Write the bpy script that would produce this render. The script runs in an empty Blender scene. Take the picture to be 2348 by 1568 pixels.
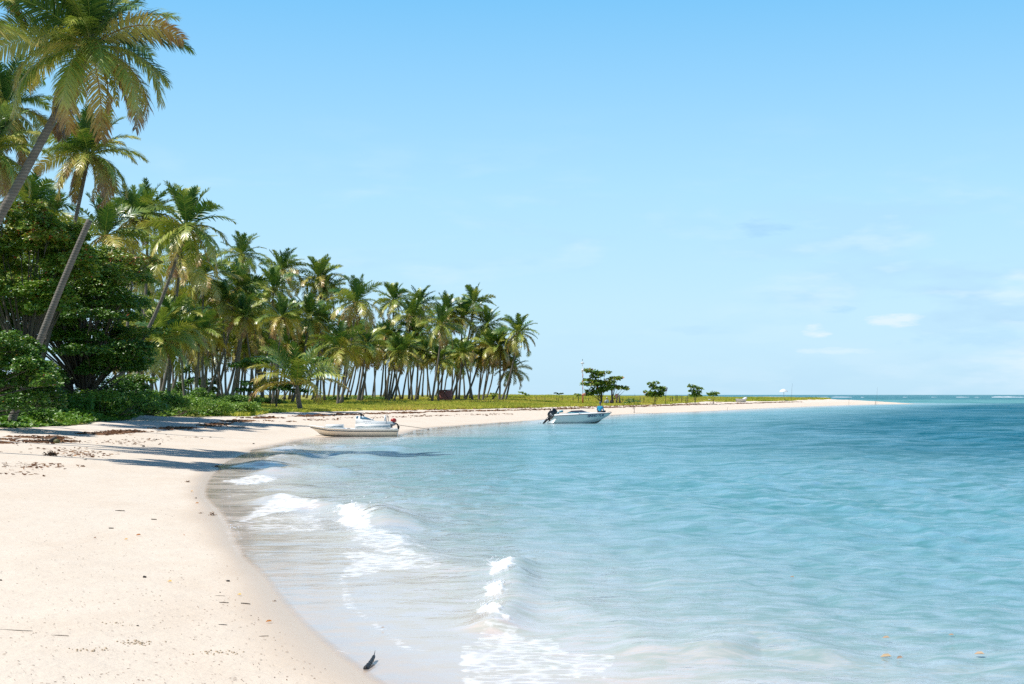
import bpy, math, random
import numpy as np
from mathutils import Vector, Matrix, Quaternion

# ------------------------------------------------------------------ basics
scene = bpy.context.scene
COL = scene.collection
F = 3555.6            # focal length of the 50 mm lens in photo pixels
HC = 2.3              # eye height above the water
HZ = 987.0            # photo row of the horizon
R = math.radians
K = 2560 / 2347.0     # the notes below were partly taken from a 2347 px wide copy

def sstep(a, b, x):
    t = np.clip((np.asarray(x, float) - a) / (b - a), 0, 1)
    return t * t * (3 - 2 * t)

def _hash(ix, iy, seed):
    h = (ix.astype(np.int64) * 374761393 + iy.astype(np.int64) * 668265263 + seed * 974711) & 0x7fffffff
    h = ((h ^ (h >> 13)) * 1274126177) & 0x7fffffff
    h = (h ^ (h >> 16)) & 0xffff
    return h / 65535.0

def vnoise(x, y, seed=0):
    x = np.asarray(x, float); y = np.asarray(y, float)
    ix = np.floor(x); iy = np.floor(y)
    fx = x - ix; fy = y - iy
    fx = fx * fx * (3 - 2 * fx); fy = fy * fy * (3 - 2 * fy)
    a = _hash(ix, iy, seed); b = _hash(ix + 1, iy, seed)
    c = _hash(ix, iy + 1, seed); d = _hash(ix + 1, iy + 1, seed)
    return (a + (b - a) * fx) * (1 - fy) + (c + (d - c) * fx) * fy

def fbm(x, y, seed=0, o=3):
    s = 0; a = 1; t = 0
    for k in range(o):
        s = s + a * vnoise(x * 2 ** k, y * 2 ** k, seed + 17 * k); t += a; a *= .5
    return s / t

# ------------------------------------------------------------------ the lie of the land
def w0(px, py):       # photo pixel (2347 px wide copy) to a point at water level
    X, Y = px * K, py * K
    d = HC * F / (Y - HZ)
    return ((X - 1280) / F * d, d)

FRONT = [w0(*p) for p in [(860,1568),(742,1480),(630,1375),(588,1310),(538,1268),(516,1190),(475,1150),(460,1120),(486,1083),(535,1048),
         (598,1028),(700,1006),(800,998),(905,1000),(960,983),(1100,972),(1240,963),(1400,951),(1600,944),(1750,936),(1900,930),(2030,926)]]
SHORE = [(16, -26), (8, -12), (4.2, -3), (1.6, 4.5)] + FRONT + [(101, 352), (103, 374), (98, 408), (70, 440), (10, 430), (-100, 385), (-400, 330), (-2500, 200)]
def chaikin(P, n):
    for _ in range(n):
        Q = [P[0]]
        for a, b in zip(P[:-1], P[1:]):
            Q += [(a[0]*.75+b[0]*.25, a[1]*.75+b[1]*.25), (a[0]*.25+b[0]*.75, a[1]*.25+b[1]*.75)]
        Q.append(P[-1]); P = Q
    return P
SHORE = chaikin(SHORE, 1)
LANDPOLY = np.array(SHORE + [(-2500, -60), (16, -60)])

def poly_sd(P, x, y, closed=True):
    """signed distance to a polygon, positive inside"""
    x = np.asarray(x, float); y = np.asarray(y, float)
    d2 = np.full(x.shape, 1e18); ins = np.zeros(x.shape, bool)
    n = len(P)
    for i in range(n if closed else n - 1):
        ax, ay = P[i]; bx, by = P[(i + 1) % n]
        ex, ey = bx - ax, by - ay
        L2 = ex * ex + ey * ey + 1e-12
        t = np.clip(((x - ax) * ex + (y - ay) * ey) / L2, 0, 1)
        dx = x - ax - t * ex; dy = y - ay - t * ey
        d2 = np.minimum(d2, dx * dx + dy * dy)
        if closed and ay != by:
            c = ((ay > y) != (by > y)) & (x < (bx - ax) * (y - ay) / (by - ay) + ax)
            ins ^= c
    d = np.sqrt(d2)
    return np.where(ins, d, -d) if closed else d

def shore_d(x, y):
    return poly_sd(LANDPOLY, x, y)

def gz(x, y, d=None):
    x = np.asarray(x, float); y = np.asarray(y, float)
    if d is None: d = shore_d(x, y)
    d = d + (fbm(x * .5, y * .22, 5, 2) - .5) * np.clip(np.abs(d) * .5, .1, .8)
    w = np.interp(y, [0, 80, 130, 170, 230, 300, 420], [1, 1, 1.6, 2.2, 1.9, 1.05, .85])
    t = d / w
    up = np.interp(t, [0, 1.5, 4, 8, 12, 20, 40, 80], [0, .10, .29, .55, .76, 1.12, 1.45, 1.55])
    dn = np.interp(d, [-400, -60, -30, -12, -5, -2, 0], [-9, -3, -1.9, -.85, -.36, -.14, 0])
    z = np.where(d > 0, up, dn)
    amp = sstep(9, 16, t)
    z = z + amp * (fbm(x * .13, y * .09, 31, 3) - .5) * .35 + sstep(5, 9, t) * (fbm(x * 1.1, y * .6, 9, 3) - .5) * .09
    z = z + .62 * sstep(248, 300, y) * sstep(30, 62, d)
    z = z + (d > 0) * (fbm(x * .35, y * .3, 3, 2) - .5) * .035 * sstep(0, 3, t)
    return z

def G(px, py, Ymax=600):
    """photo pixel to the point where the view ray meets the land or the water"""
    Y = np.geomspace(4, Ymax, 3000)
    X = (px - 1280) / F * Y
    zr = HC - (py - HZ) / F * Y
    g = np.maximum(gz(X, Y), 0)
    i = int(np.argmax(zr <= g))
    if zr[i] > g[i]: i = len(Y) - 1
    return Vector((float(X[i]), float(Y[i]), float(g[i])))

def P3(px, py, Y):
    return Vector(((px - 1280) / F * Y, Y, HC - (py - HZ) / F * Y))

def ground_at(x, y):
    return float(gz(np.array([x]), np.array([y]))[0])

# where the plants begin: photo column -> distance
_vp = [(-40,1071),(60,1071),(180,1064),(300,1052),(350,1043),(420,1041),(520,1041),(622,1041),(676,1032),(760,1031),(980,1026),(1254,1021),(1360,1019),(1527,1015),(1640,1011),(1745,1006),(1900,1003),(2050,999)]
VEG = [(-6000, 9), (-4000, 13), (-1500, 26), (-300, 46)] + [(u, G(u, v).y) for u, v in _vp] + [(2075, 372), (2120, 420), (2200, 900), (9000, 2000)]
VU = np.array([a for a, _ in VEG]); VY = np.array([b for _, b in VEG])
def veg_depth(x, y):
    """metres beyond the edge of the plants (negative on the bare sand)"""
    u = np.asarray(x) / np.maximum(np.asarray(y), .5) * F + 1280
    e = np.interp(u, VU, VY)
    return y - e + (fbm(np.asarray(x) * .35, np.asarray(y) * .12, 77, 3) - .5) * np.clip(np.asarray(y) * .07, 2, 18)

# ------------------------------------------------------------------ mesh and object helpers
def link(o, parent=None):
    COL.objects.link(o)
    if parent is not None: o.parent = parent
    return o

def tag(o, label=None, cat=None, group=None, kind=None):
    if label: o['label'] = label
    if cat: o['category'] = cat
    if group: o['group'] = group
    if kind: o['kind'] = kind
    return o

def thing(name, loc, label, cat, group=None, rz=0.0):
    o = bpy.data.objects.new(name, None)
    o.empty_display_size = .3
    o.location = loc; o.rotation_euler = (0, 0, rz)
    link(o); tag(o, label, cat, group)
    return o

class MB:
    """collects vertices and faces (tri or quad) for one mesh object"""
    def __init__(s): s.V = []; s.Q = []; s.T = []; s.A = []; s.n = 0; s.poly = []
    def add(s, V, Q=None, T=None, a=0.0, poly=None):
        V = np.asarray(V, float).reshape(-1, 3)
        s.V.append(V)
        s.A.append(np.broadcast_to(np.asarray(a, float), (len(V),)) if np.ndim(a) == 0 else np.asarray(a, float))
        if Q is not None and len(Q): s.Q.append(np.asarray(Q, int) + s.n)
        if T is not None and len(T): s.T.append(np.asarray(T, int) + s.n)
        if poly is not None: s.poly += [[i + s.n for i in f] for f in poly]
        s.n += len(V)
    def mesh(s, name, mat, smooth=False, attrs=None):
        me = bpy.data.meshes.new(name)
        V = np.concatenate(s.V) if s.V else np.zeros((0, 3))
        Q = np.concatenate(s.Q) if s.Q else np.zeros((0, 4), int)
        T = np.concatenate(s.T) if s.T else np.zeros((0, 3), int)
        nq, nt = len(Q), len(T)
        loops = [Q.ravel(), T.ravel()] + [np.array(p) for p in s.poly]
        loops = np.concatenate(loops).astype(np.int32)
        tot = np.concatenate([np.full(nq, 4), np.full(nt, 3), np.array([len(p) for p in s.poly], int)]).astype(np.int32)
        start = (np.cumsum(tot) - tot).astype(np.int32)
        me.vertices.add(len(V)); me.vertices.foreach_set('co', V.ravel())
        me.loops.add(len(loops)); me.loops.foreach_set('vertex_index', loops)
        me.polygons.add(len(tot)); me.polygons.foreach_set('loop_start', start); me.polygons.foreach_set('loop_total', tot)
        at = me.attributes.new('tint', 'FLOAT', 'POINT'); at.data.foreach_set('value', np.concatenate(s.A))
        for k, v in (attrs or {}).items():
            at = me.attributes.new(k, 'FLOAT', 'POINT'); at.data.foreach_set('value', np.asarray(v, float).ravel())
        me.update(calc_edges=True); me.validate()
        if smooth: me.polygons.foreach_set('use_smooth', np.ones(len(tot), bool))
        if mat is not None: me.materials.append(mat)
        return me
    def obj(s, name, mat, parent=None, smooth=False, attrs=None):
        return link(bpy.data.objects.new(name, s.mesh(name, mat, smooth, attrs)), parent)
    # --- solid shapes
    def box(s, c, size, rot=None, a=0.0, taper=1.0):
        sx, sy, sz = [v / 2 for v in size]
        V = np.array([(-sx,-sy,-sz),(sx,-sy,-sz),(sx,sy,-sz),(-sx,sy,-sz),(-sx*taper,-sy*taper,sz),(sx*taper,-sy*taper,sz),(sx*taper,sy*taper,sz),(-sx*taper,sy*taper,sz)])
        if rot is not None: V = V @ np.array(rot.to_3x3() if isinstance(rot, Matrix) else rot.to_matrix()).T
        s.add(V + np.array(c), Q=[(0,3,2,1),(4,5,6,7),(0,1,5,4),(1,2,6,5),(2,3,7,6),(3,0,4,7)], a=a)
    def tube(s, pts, rad, n=8, a=0.0, cap=True, flat=1.0):
        pts = np.asarray(pts, float); m = len(pts)
        rad = np.broadcast_to(np.asarray(rad, float), (m,))
        tg = np.gradient(pts, axis=0); tg /= np.linalg.norm(tg, axis=1)[:, None] + 1e-9
        ref = np.array([0, 0, 1.0]) if abs(tg[0][2]) < .9 else np.array([1.0, 0, 0])
        u = np.cross(tg[0], ref); u /= np.linalg.norm(u)
        rings = []
        for i in range(m):
            u = u - tg[i] * np.dot(u, tg[i]); u /= np.linalg.norm(u) + 1e-9
            v = np.cross(tg[i], u)
            th = np.arange(n) * 2 * math.pi / n
            rings.append(pts[i] + rad[i] * (np.cos(th)[:, None] * u + np.sin(th)[:, None] * v * flat))
        V = np.concatenate(rings)
        i = np.arange(m - 1)[:, None] * n; j = np.arange(n)[None]; j2 = (j + 1) % n
        Q = np.stack([i + j, i + j2, i + n + j2, i + n + j], -1).reshape(-1, 4)
        aa = np.repeat(np.asarray(a, float), n) if np.ndim(a) else a
        poly = [list(range(n - 1, -1, -1)), list(range((m - 1) * n, m * n))] if cap else None
        s.add(V, Q=Q, a=aa, poly=poly)
    def ball(s, c, r, seg=10, rings=6, a=0.0, rot=None):
        r = np.broadcast_to(np.asarray(r, float), (3,))
        V = [(0, 0, 1)]
        for i in range(1, rings):
            ph = math.pi * i / rings
            V += [(math.sin(ph) * math.cos(2*math.pi*j/seg), math.sin(ph) * math.sin(2*math.pi*j/seg), math.cos(ph)) for j in range(seg)]
        V.append((0, 0, -1)); V = np.array(V) * r
        if rot is not None: V = V @ np.array(rot.to_matrix()).T
        T = [(0, 1 + j, 1 + (j + 1) % seg) for j in range(seg)]
        Q = [(1 + i*seg + j, 1 + (i+1)*seg + j, 1 + (i+1)*seg + (j+1) % seg, 1 + i*seg + (j+1) % seg) for i in range(rings - 2) for j in range(seg)]
        b = 1 + (rings - 2) * seg; l = len(V) - 1
        T += [(b + j, l, b + (j + 1) % seg) for j in range(seg)]
        s.add(V + np.array(c), Q=Q, T=T, a=a)
    def leaves(s, P, D, N, l, w, a, fold=.15):
        """one folded leaf per row: base P, direction D, upward normal N"""
        P = np.asarray(P, float); n = len(P)
        D = D / (np.linalg.norm(D, axis=1)[:, None] + 1e-9)
        S = np.cross(D, N); S /= np.linalg.norm(S, axis=1)[:, None] + 1e-9
        U = np.cross(S, D)
        l = np.broadcast_to(l, (n,))[:, None]; w = np.broadcast_to(w, (n,))[:, None]
        V = np.stack([P, P + D*l*.35 - S*w*.42 + U*w*fold, P + D*l*.75 - S*w*.4 + U*w*fold, P + D*l - U*l*.06, P + D*l*.75 + S*w*.4 + U*w*fold, P + D*l*.35 + S*w*.42 + U*w*fold], 1).reshape(-1, 3)
        b = np.arange(n)[:, None] * 6
        Q = np.concatenate([b + np.array([0, 3, 2, 1]), b + np.array([0, 5, 4, 3])])
        s.add(V, Q=Q, a=np.repeat(np.broadcast_to(a, (n,)), 6))
    def ribbon(s, C, W, a):
        """C (n,k,3) centre lines, W (n,k,3) half width vectors"""
        n, k, _ = C.shape
        V = np.stack([C - W, C + W], 2).reshape(-1, 3)
        b = np.arange(n)[:, None, None] * (2 * k) + np.arange(k - 1)[None, :, None] * 2
        Q = (b + np.array([0, 1, 3, 2])).reshape(-1, 4)
        s.add(V, Q=Q, a=np.repeat(a.reshape(n, k) if np.ndim(a) == 2 else np.repeat(a, k).reshape(n, k), 2))

# ------------------------------------------------------------------ materials
def newmat(name):
    m = bpy.data.materials.new(name); m.use_nodes = True
    nt = m.node_tree; nt.nodes.clear()
    out = nt.nodes.new('ShaderNodeOutputMaterial')
    return m, nt, out
def nd(nt, typ, **kw):
    n = nt.nodes.new(typ)
    for k, v in kw.items():
        if k.startswith('i_'):
            key = k[2:].replace('_', ' ')
            n.inputs[int(key) if key.isdigit() else key].default_value = v
        else: setattr(n, k, v)
    return n
def ramp(nt, stops, fac=None, interp='LINEAR'):
    r = nt.nodes.new('ShaderNodeValToRGB'); cr = r.color_ramp; cr.interpolation = interp
    while len(cr.elements) < len(stops): cr.elements.new(.5)
    for e, (p, c) in zip(cr.elements, stops):
        e.position = p; e.color = (*c, 1) if len(c) == 3 else c
    if fac is not None: nt.links.new(fac, r.inputs[0])
    return r
def mth(nt, op, a, b=None, clamp=False):
    n = nt.nodes.new('ShaderNodeMath'); n.operation = op; n.use_clamp = clamp
    for i, v in enumerate((a, b)):
        if v is None: continue
        if isinstance(v, (int, float)): n.inputs[i].default_value = v
        else: nt.links.new(v, n.inputs[i])
    return n.outputs[0]
def mixc(nt, fac, a, b, mode='MIX'):
    n = nt.nodes.new('ShaderNodeMix'); n.data_type = 'RGBA'; n.blend_type = mode; n.clamp_factor = True
    for sock, v in ((n.inputs[0], fac), (n.inputs[6], a), (n.inputs[7], b)):
        if isinstance(v, (int, float)): sock.default_value = v
        elif isinstance(v, tuple): sock.default_value = (*v, 1)
        else: nt.links.new(v, sock)
    return n.outputs[2]
def attr(nt, name):
    return nd(nt, 'ShaderNodeAttribute', attribute_name=name).outputs['Fac']
def noise(nt, scale, detail=3, rough=.5, vec=None, out='Fac', dim='3D', dist=0):
    n = nd(nt, 'ShaderNodeTexNoise', noise_dimensions=dim)
    n.inputs['Scale'].default_value = scale; n.inputs['Detail'].default_value = detail; n.inputs['Roughness'].default_value = rough; n.inputs['Distortion'].default_value = dist
    if vec is not None: nt.links.new(vec, n.inputs['Vector'])
    return n.outputs[out]
def mapping(nt, scale=(1, 1, 1), rot=(0, 0, 0), coord='Object'):
    t = nd(nt, 'ShaderNodeTexCoord'); m = nd(nt, 'ShaderNodeMapping')
    m.inputs['Scale'].default_value = scale; m.inputs['Rotation'].default_value = rot
    nt.links.new(t.outputs[coord], m.inputs[0]); return m.outputs[0]
def geo_pos(nt, scale=(1, 1, 1)):
    g = nd(nt, 'ShaderNodeNewGeometry'); m = nd(nt, 'ShaderNodeMapping'); m.inputs['Scale'].default_value = scale
    nt.links.new(g.outputs['Position'], m.inputs[0]); return m.outputs[0]

def paint(name, col, rough=.5, var=.12, scale=6, bump=0.0, metallic=0.0, spec=.5, dirt=None):
    m, nt, out = newmat(name)
    v = mapping(nt)
    f = noise(nt, scale, 4, .6, v)
    dark = tuple(c * (1 - var * 1.6) for c in col) if dirt is None else dirt
    c = mixc(nt, mth(nt, 'MULTIPLY', f, 1.0 if dirt is None else .35), col, dark)
    b = nd(nt, 'ShaderNodeBsdfPrincipled'); b.inputs['Roughness'].default_value = rough
    b.inputs['Metallic'].default_value = metallic; b.inputs['Specular IOR Level'].default_value = spec
    nt.links.new(c, b.inputs['Base Color'])
    if bump:
        bp = nd(nt, 'ShaderNodeBump'); bp.inputs['Strength'].default_value = bump; bp.inputs['Distance'].default_value = .02
        nt.links.new(noise(nt, scale * 5, 3, .6, v), bp.inputs['Height']); nt.links.new(bp.outputs[0], b.inputs['Normal'])
    nt.links.new(b.outputs[0], out.inputs[0]); return m

def leafmat(name, stops, rough=.4, transl=.3, spec=.5, nscale=1.5):
    m, nt, out = newmat(name)
    t = attr(nt, 'tint')
    n = noise(nt, nscale, 3, .6, geo_pos(nt))
    t2 = mth(nt, 'ADD', t, mth(nt, 'MULTIPLY', mth(nt, 'SUBTRACT', n, .5), .25), clamp=True)
    c = ramp(nt, stops, t2).outputs[0]
    b = nd(nt, 'ShaderNodeBsdfPrincipled'); b.inputs['Roughness'].default_value = rough; b.inputs['Specular IOR Level'].default_value = spec
    nt.links.new(c, b.inputs['Base Color'])
    tr = nd(nt, 'ShaderNodeBsdfTranslucent')
    nt.links.new(mixc(nt, .5, c, (.9, 1, .35), 'MULTIPLY'), tr.inputs['Color'])
    mx = nd(nt, 'ShaderNodeMixShader'); mx.inputs[0].default_value = transl
    nt.links.new(b.outputs[0], mx.inputs[1]); nt.links.new(tr.outputs[0], mx.inputs[2]); nt.links.new(mx.outputs[0], out.inputs[0])
    return m

M = {}
M['palm'] = leafmat('palm_leaf', [(0, (.018, .085, .02)), (.18, (.07, .17, .028)), (.40, (.33, .40, .06)), (.62, (.58, .50, .12)), (.86, (.42, .22, .08)), (1, (.20, .11, .06))], rough=.34, transl=.16, spec=.7)
M['almond'] = leafmat('almond_leaf', [(0, (.035, .11, .014)), (.4, (.11, .24, .025)), (.75, (.27, .36, .04)), (.93, (.38, .34, .05)), (1, (.45, .11, .03))], rough=.36, transl=.22, spec=.6)
M['vine'] = leafmat('vine_leaf', [(0, (.045, .13, .015)), (.5, (.13, .28, .03)), (1, (.28, .40, .06))], rough=.4, transl=.3)
M['grass'] = leafmat('grass_blade', [(0, (.14, .26, .03)), (.35, (.42, .47, .06)), (.7, (.70, .64, .12)), (1, (.56, .36, .12))], rough=.6, transl=.35, spec=.2, nscale=.12)
M['wrack'] = leafmat('dried_wrack', [(0, (.10, .05, .03)), (.5, (.22, .11, .06)), (1, (.42, .25, .13))], rough=.8, transl=.05, spec=.2)
M['leafbit'] = leafmat('fallen_leaf', [(0, (.12, .05, .02)), (.5, (.50, .17, .04)), (1, (.75, .45, .06))], rough=.6, transl=.1, spec=.3)

def bark():
    m, nt, out = newmat('palm_bark')
    v = mapping(nt)
    wv = nd(nt, 'ShaderNodeTexWave', wave_type='BANDS', bands_direction='Z'); wv.inputs['Scale'].default_value = 2.6; wv.inputs['Distortion'].default_value = 1.0; wv.inputs['Detail'].default_value = 3; wv.inputs['Detail Scale'].default_value = 2
    nt.links.new(v, wv.inputs[0])
    n = noise(nt, 3, 5, .65, v)
    f = mth(nt, 'ADD', mth(nt, 'MULTIPLY', wv.outputs[1], .25), mth(nt, 'MULTIPLY', n, .8), clamp=True)
    c = ramp(nt, [(.15, (.09, .075, .06)), (.55, (.17, .145, .12)), (.95, (.27, .24, .20))], f).outputs[0]
    b = nd(nt, 'ShaderNodeBsdfPrincipled'); b.inputs['Roughness'].default_value = .85
    nt.links.new(c, b.inputs['Base Color'])
    bp = nd(nt, 'ShaderNodeBump'); bp.inputs['Strength'].default_value = .7; bp.inputs['Distance'].default_value = .04
    nt.links.new(f, bp.inputs['Height']); nt.links.new(bp.outputs[0], b.inputs['Normal']); nt.links.new(b.outputs[0], out.inputs[0])
    return m
M['bark'] = bark()
M['wood'] = paint('tree_wood', (.16, .13, .10), .85, .4, 5, .5)
M['coconut'] = paint('coconut_husk', (.16, .15, .04), .6, .4, 4, .3)
M['drift'] = paint('driftwood', (.13, .10, .075), .85, .5, 9, .6)
M['char'] = paint('wet_dark_wood', (.022, .022, .024), .45, .4, 20, .8)
M['stone'] = paint('dark_pebble', (.06, .045, .035), .7, .4, 12, .4)
M['shell'] = paint('pale_shell', (.55, .5, .42), .5, .3, 12, .3)
M['white'] = paint('boat_white', (.88, .88, .86), .28, .05, 3, dirt=(.6, .58, .52))
M['cream'] = paint('boat_cream', (.86, .79, .67), .35, .12, 1.5, dirt=(.66, .5, .34))
M['greyline'] = paint('boat_grey_band', (.10, .105, .11), .5, .2)
M['paleblue'] = paint('boat_pale_stripe', (.16, .28, .34), .4, .1)
M['hullpale'] = paint('speedboat_hull', (.76, .79, .78), .3, .08, 1.2, dirt=(.55, .60, .52))
M['reflection'] = paint('painted_reflection', (.22, .22, .07), .7, .4, 8)
M['aqua'] = paint('speedboat_deck_blue', (.12, .42, .52), .35, .1)
M['glass'] = paint('tinted_screen', (.05, .055, .075), .12, .2, 3, spec=.9)
M['bluetop'] = paint('console_blue', (.10, .25, .36), .3, .15)
M['black'] = paint('engine_black', (.012, .013, .016), .25, .3, 6, spec=.7)
M['rubber'] = paint('black_rubber', (.02, .02, .02), .7, .3, 8)
M['silver'] = paint('engine_metal', (.28, .30, .33), .4, .2, 5, metallic=.4)
M['red'] = paint('engine_red', (.45, .03, .025), .3, .15, 4)
M['navy'] = paint('lettering_navy', (.02, .05, .14), .5, .1)
M['script'] = paint('lettering_grey', (.42, .43, .50), .5, .1)
M['brand'] = paint('lettering_silver', (.45, .47, .5), .4, .1)
M['rope'] = paint('rope_fibre', (.12, .11, .09), .9, .3)
M['skin'] = paint('skin', (.20, .105, .065), .5, .1)
M['blueshirt'] = paint('blue_shirt', (.005, .30, .50), .8, .15, 5, .3)
M['cap'] = paint('grey_cap', (.10, .12, .17), .8, .2)
M['shorts'] = paint('dark_shorts', (.025, .03, .04), .85, .3)
M['whiteshirt'] = paint('white_cloth', (.70, .70, .70), .8, .1)
M['greycloth'] = paint('grey_cloth', (.10, .13, .18), .85, .3)
M['orange'] = paint('mast_orange', (.62, .16, .07), .6, .2)
M['mastwhite'] = paint('mast_white', (.80, .78, .78), .5, .1)
M['hutred'] = paint('hut_plaster', (.38, .14, .13), .85, .35, 2, .3, dirt=(.20, .10, .09))
M['hutpink'] = paint('hut_edge', (.62, .30, .22), .8, .2)
M['roofdark'] = paint('hut_roof', (.10, .09, .085), .9, .3)
M['benchteal'] = paint('bench_wood', (.05, .09, .09), .8, .3)
M['post'] = paint('fence_post', (.06, .055, .05), .9, .3)
M['wire'] = paint('fence_wire', (.12, .13, .14), .6, .1)
M['sign'] = paint('sign_board', (.09, .08, .10), .6, .2)
M['concrete'] = paint('pale_block', (.62, .60, .54), .8, .2, 6, .3)
# ------------------------------------------------------------------ ground
def sand_material():
    m, nt, out = newmat('beach_sand')
    veg = attr(nt, 'veg'); hi = attr(nt, 'high'); wet = attr(nt, 'wet'); sea = attr(nt, 'sea')
    pos = geo_pos(nt)
    n1 = noise(nt, 1.1, 4, .6, pos); n2 = noise(nt, 14, 4, .7, pos); n3 = noise(nt, 55, 3, .7, pos)
    st = geo_pos(nt, (.55, .25, 1)); n4 = noise(nt, 1.6, 5, .62, st, dist=.6)
    base = mixc(nt, n1, (.68, .58, .465), (.75, .66, .55))
    base = mixc(nt, mth(nt, 'MULTIPLY', hi, .85), base, (.78, .68, .58))
    base = mixc(nt, mth(nt, 'MULTIPLY', n2, .16), base, (.50, .38, .27))
    base = mixc(nt, mth(nt, 'MULTIPLY', ramp(nt, [(.42, (0,)*3), (.66, (1,)*3)], noise(nt, .5, 5, .65, geo_pos(nt, (1, .45, 1)), dist=.8)).outputs[0], .30), base, (.60, .47, .35))
    sp = mth(nt, 'MULTIPLY', ramp(nt, [(.66, (0,)*3), (.72, (1,)*3)], n3).outputs[0], .30)
    base = mixc(nt, sp, base, (.32, .23, .16))
    # scattered dark debris on the dry upper beach
    deb = mth(nt, 'MULTIPLY', ramp(nt, [(.56, (0,)*3), (.64, (1,)*3)], n4).outputs[0], mth(nt, 'MULTIPLY', hi, .5))
    deb = mth(nt, 'MULTIPLY', deb, ramp(nt, [(.45, (0,)*3), (.6, (1,)*3)], noise(nt, 6, 4, .7, pos)).outputs[0])
    base = mixc(nt, deb, base, (.30, .19, .13))
    base = mixc(nt, mth(nt, 'MULTIPLY', wet, .85), base, (.60, .465, .335))
    soil = mixc(nt, noise(nt, .22, 4, .6, pos), (.20, .24, .03), (.42, .38, .08))
    soil = mixc(nt, ramp(nt, [(.45, (0,)*3), (.7, (1,)*3)], noise(nt, 1.7, 4, .7, pos)).outputs[0], soil, (.24, .21, .09))
    base = mixc(nt, veg, base, soil)
    base = mixc(nt, sea, base, (.68, .60, .49))
    b = nd(nt, 'ShaderNodeBsdfPrincipled')
    nt.links.new(base, b.inputs['Base Color'])
    r = mth(nt, 'SUBTRACT', .92, mth(nt, 'MULTIPLY', wet, .58)); nt.links.new(r, b.inputs['Roughness'])
    nt.links.new(mth(nt, 'ADD', .15, mth(nt, 'MULTIPLY', wet, .35)), b.inputs['Specular IOR Level'])
    bp = nd(nt, 'ShaderNodeBump'); bp.inputs['Distance'].default_value = .03
    nt.links.new(mth(nt, 'SUBTRACT', .55, mth(nt, 'MULTIPLY', wet, .5)), bp.inputs['Strength'])
    h = mth(nt, 'ADD', mth(nt, 'MULTIPLY', n2, .6), mth(nt, 'MULTIPLY', noise(nt, 2.6, 5, .6, pos), 2.4))
    nt.links.new(h, bp.inputs['Height']); nt.links.new(bp.outputs[0], b.inputs['Normal'])
    nt.links.new(b.outputs[0], out.inputs[0])
    return m

def polar(us, ys):
    U, Y = np.meshgrid(us, ys)
    X = (U - 1280) / F * Y
    n, m = U.shape
    i = np.arange(n - 1)[:, None] * m; j = np.arange(m - 1)[None]
    Q = np.stack([i + j, i + j + 1, i + m + j + 1, i + m + j], -1).reshape(-1, 4)
    return X.ravel(), Y.ravel(), Q

us = np.concatenate([np.linspace(-9000, -500, 60), np.linspace(-480, 3000, 620), np.linspace(3050, 9000, 40)])
ys = np.concatenate([np.linspace(-12, 1.8, 12), np.geomspace(2, 8, 30), np.geomspace(8.1, 480, 560), np.geomspace(500, 9000, 20)])
ys = np.concatenate([ys[ys >= 2]])
X, Y, Q = polar(us, ys)
d = shore_d(X, Y); Z = gz(X, Y, d)
vd = veg_depth(X, Y)
veg = sstep(-.5, 2.0, vd) * (d > 1)
high = sstep(.45, .75, Z) * (d > 0)
wet = (1 - sstep(.0, .025 + .06 * fbm(X * .5, Y * .3, 8), Z)) * (Z > -.05)
mb = MB(); mb.add(np.stack([X, Y, Z], 1), Q=Q)
ground = mb.obj('ground', sand_material(), smooth=True, attrs={'veg': veg, 'high': high, 'wet': wet, 'sea': (1 - sstep(-.25, -.03, Z))})
tag(ground, kind='structure')
# the sand around and behind the viewer
xs = np.linspace(-14, 14, 60); yy = np.linspace(-25, 2.0, 60)
XX, YY = np.meshgrid(xs, yy); Zb = gz(XX.ravel(), YY.ravel())
i = np.arange(59)[:, None] * 60; j = np.arange(59)[None]
mb = MB(); mb.add(np.stack([XX.ravel(), YY.ravel(), Zb - .004], 1), Q=np.stack([i + j, i + j + 1, i + 61 + j, i + 60 + j], -1).reshape(-1, 4))
o = mb.obj('near_ground', ground.data.materials[0], smooth=True, attrs={'veg': Zb * 0, 'high': sstep(.45, .75, Zb), 'wet': 1 - sstep(.015, .12, Zb), 'sea': 1 - sstep(-.25, -.03, Zb)})
tag(o, kind='structure')

# ------------------------------------------------------------------ water
def q(pts): return np.array([w0(*p) for p in pts])
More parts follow.
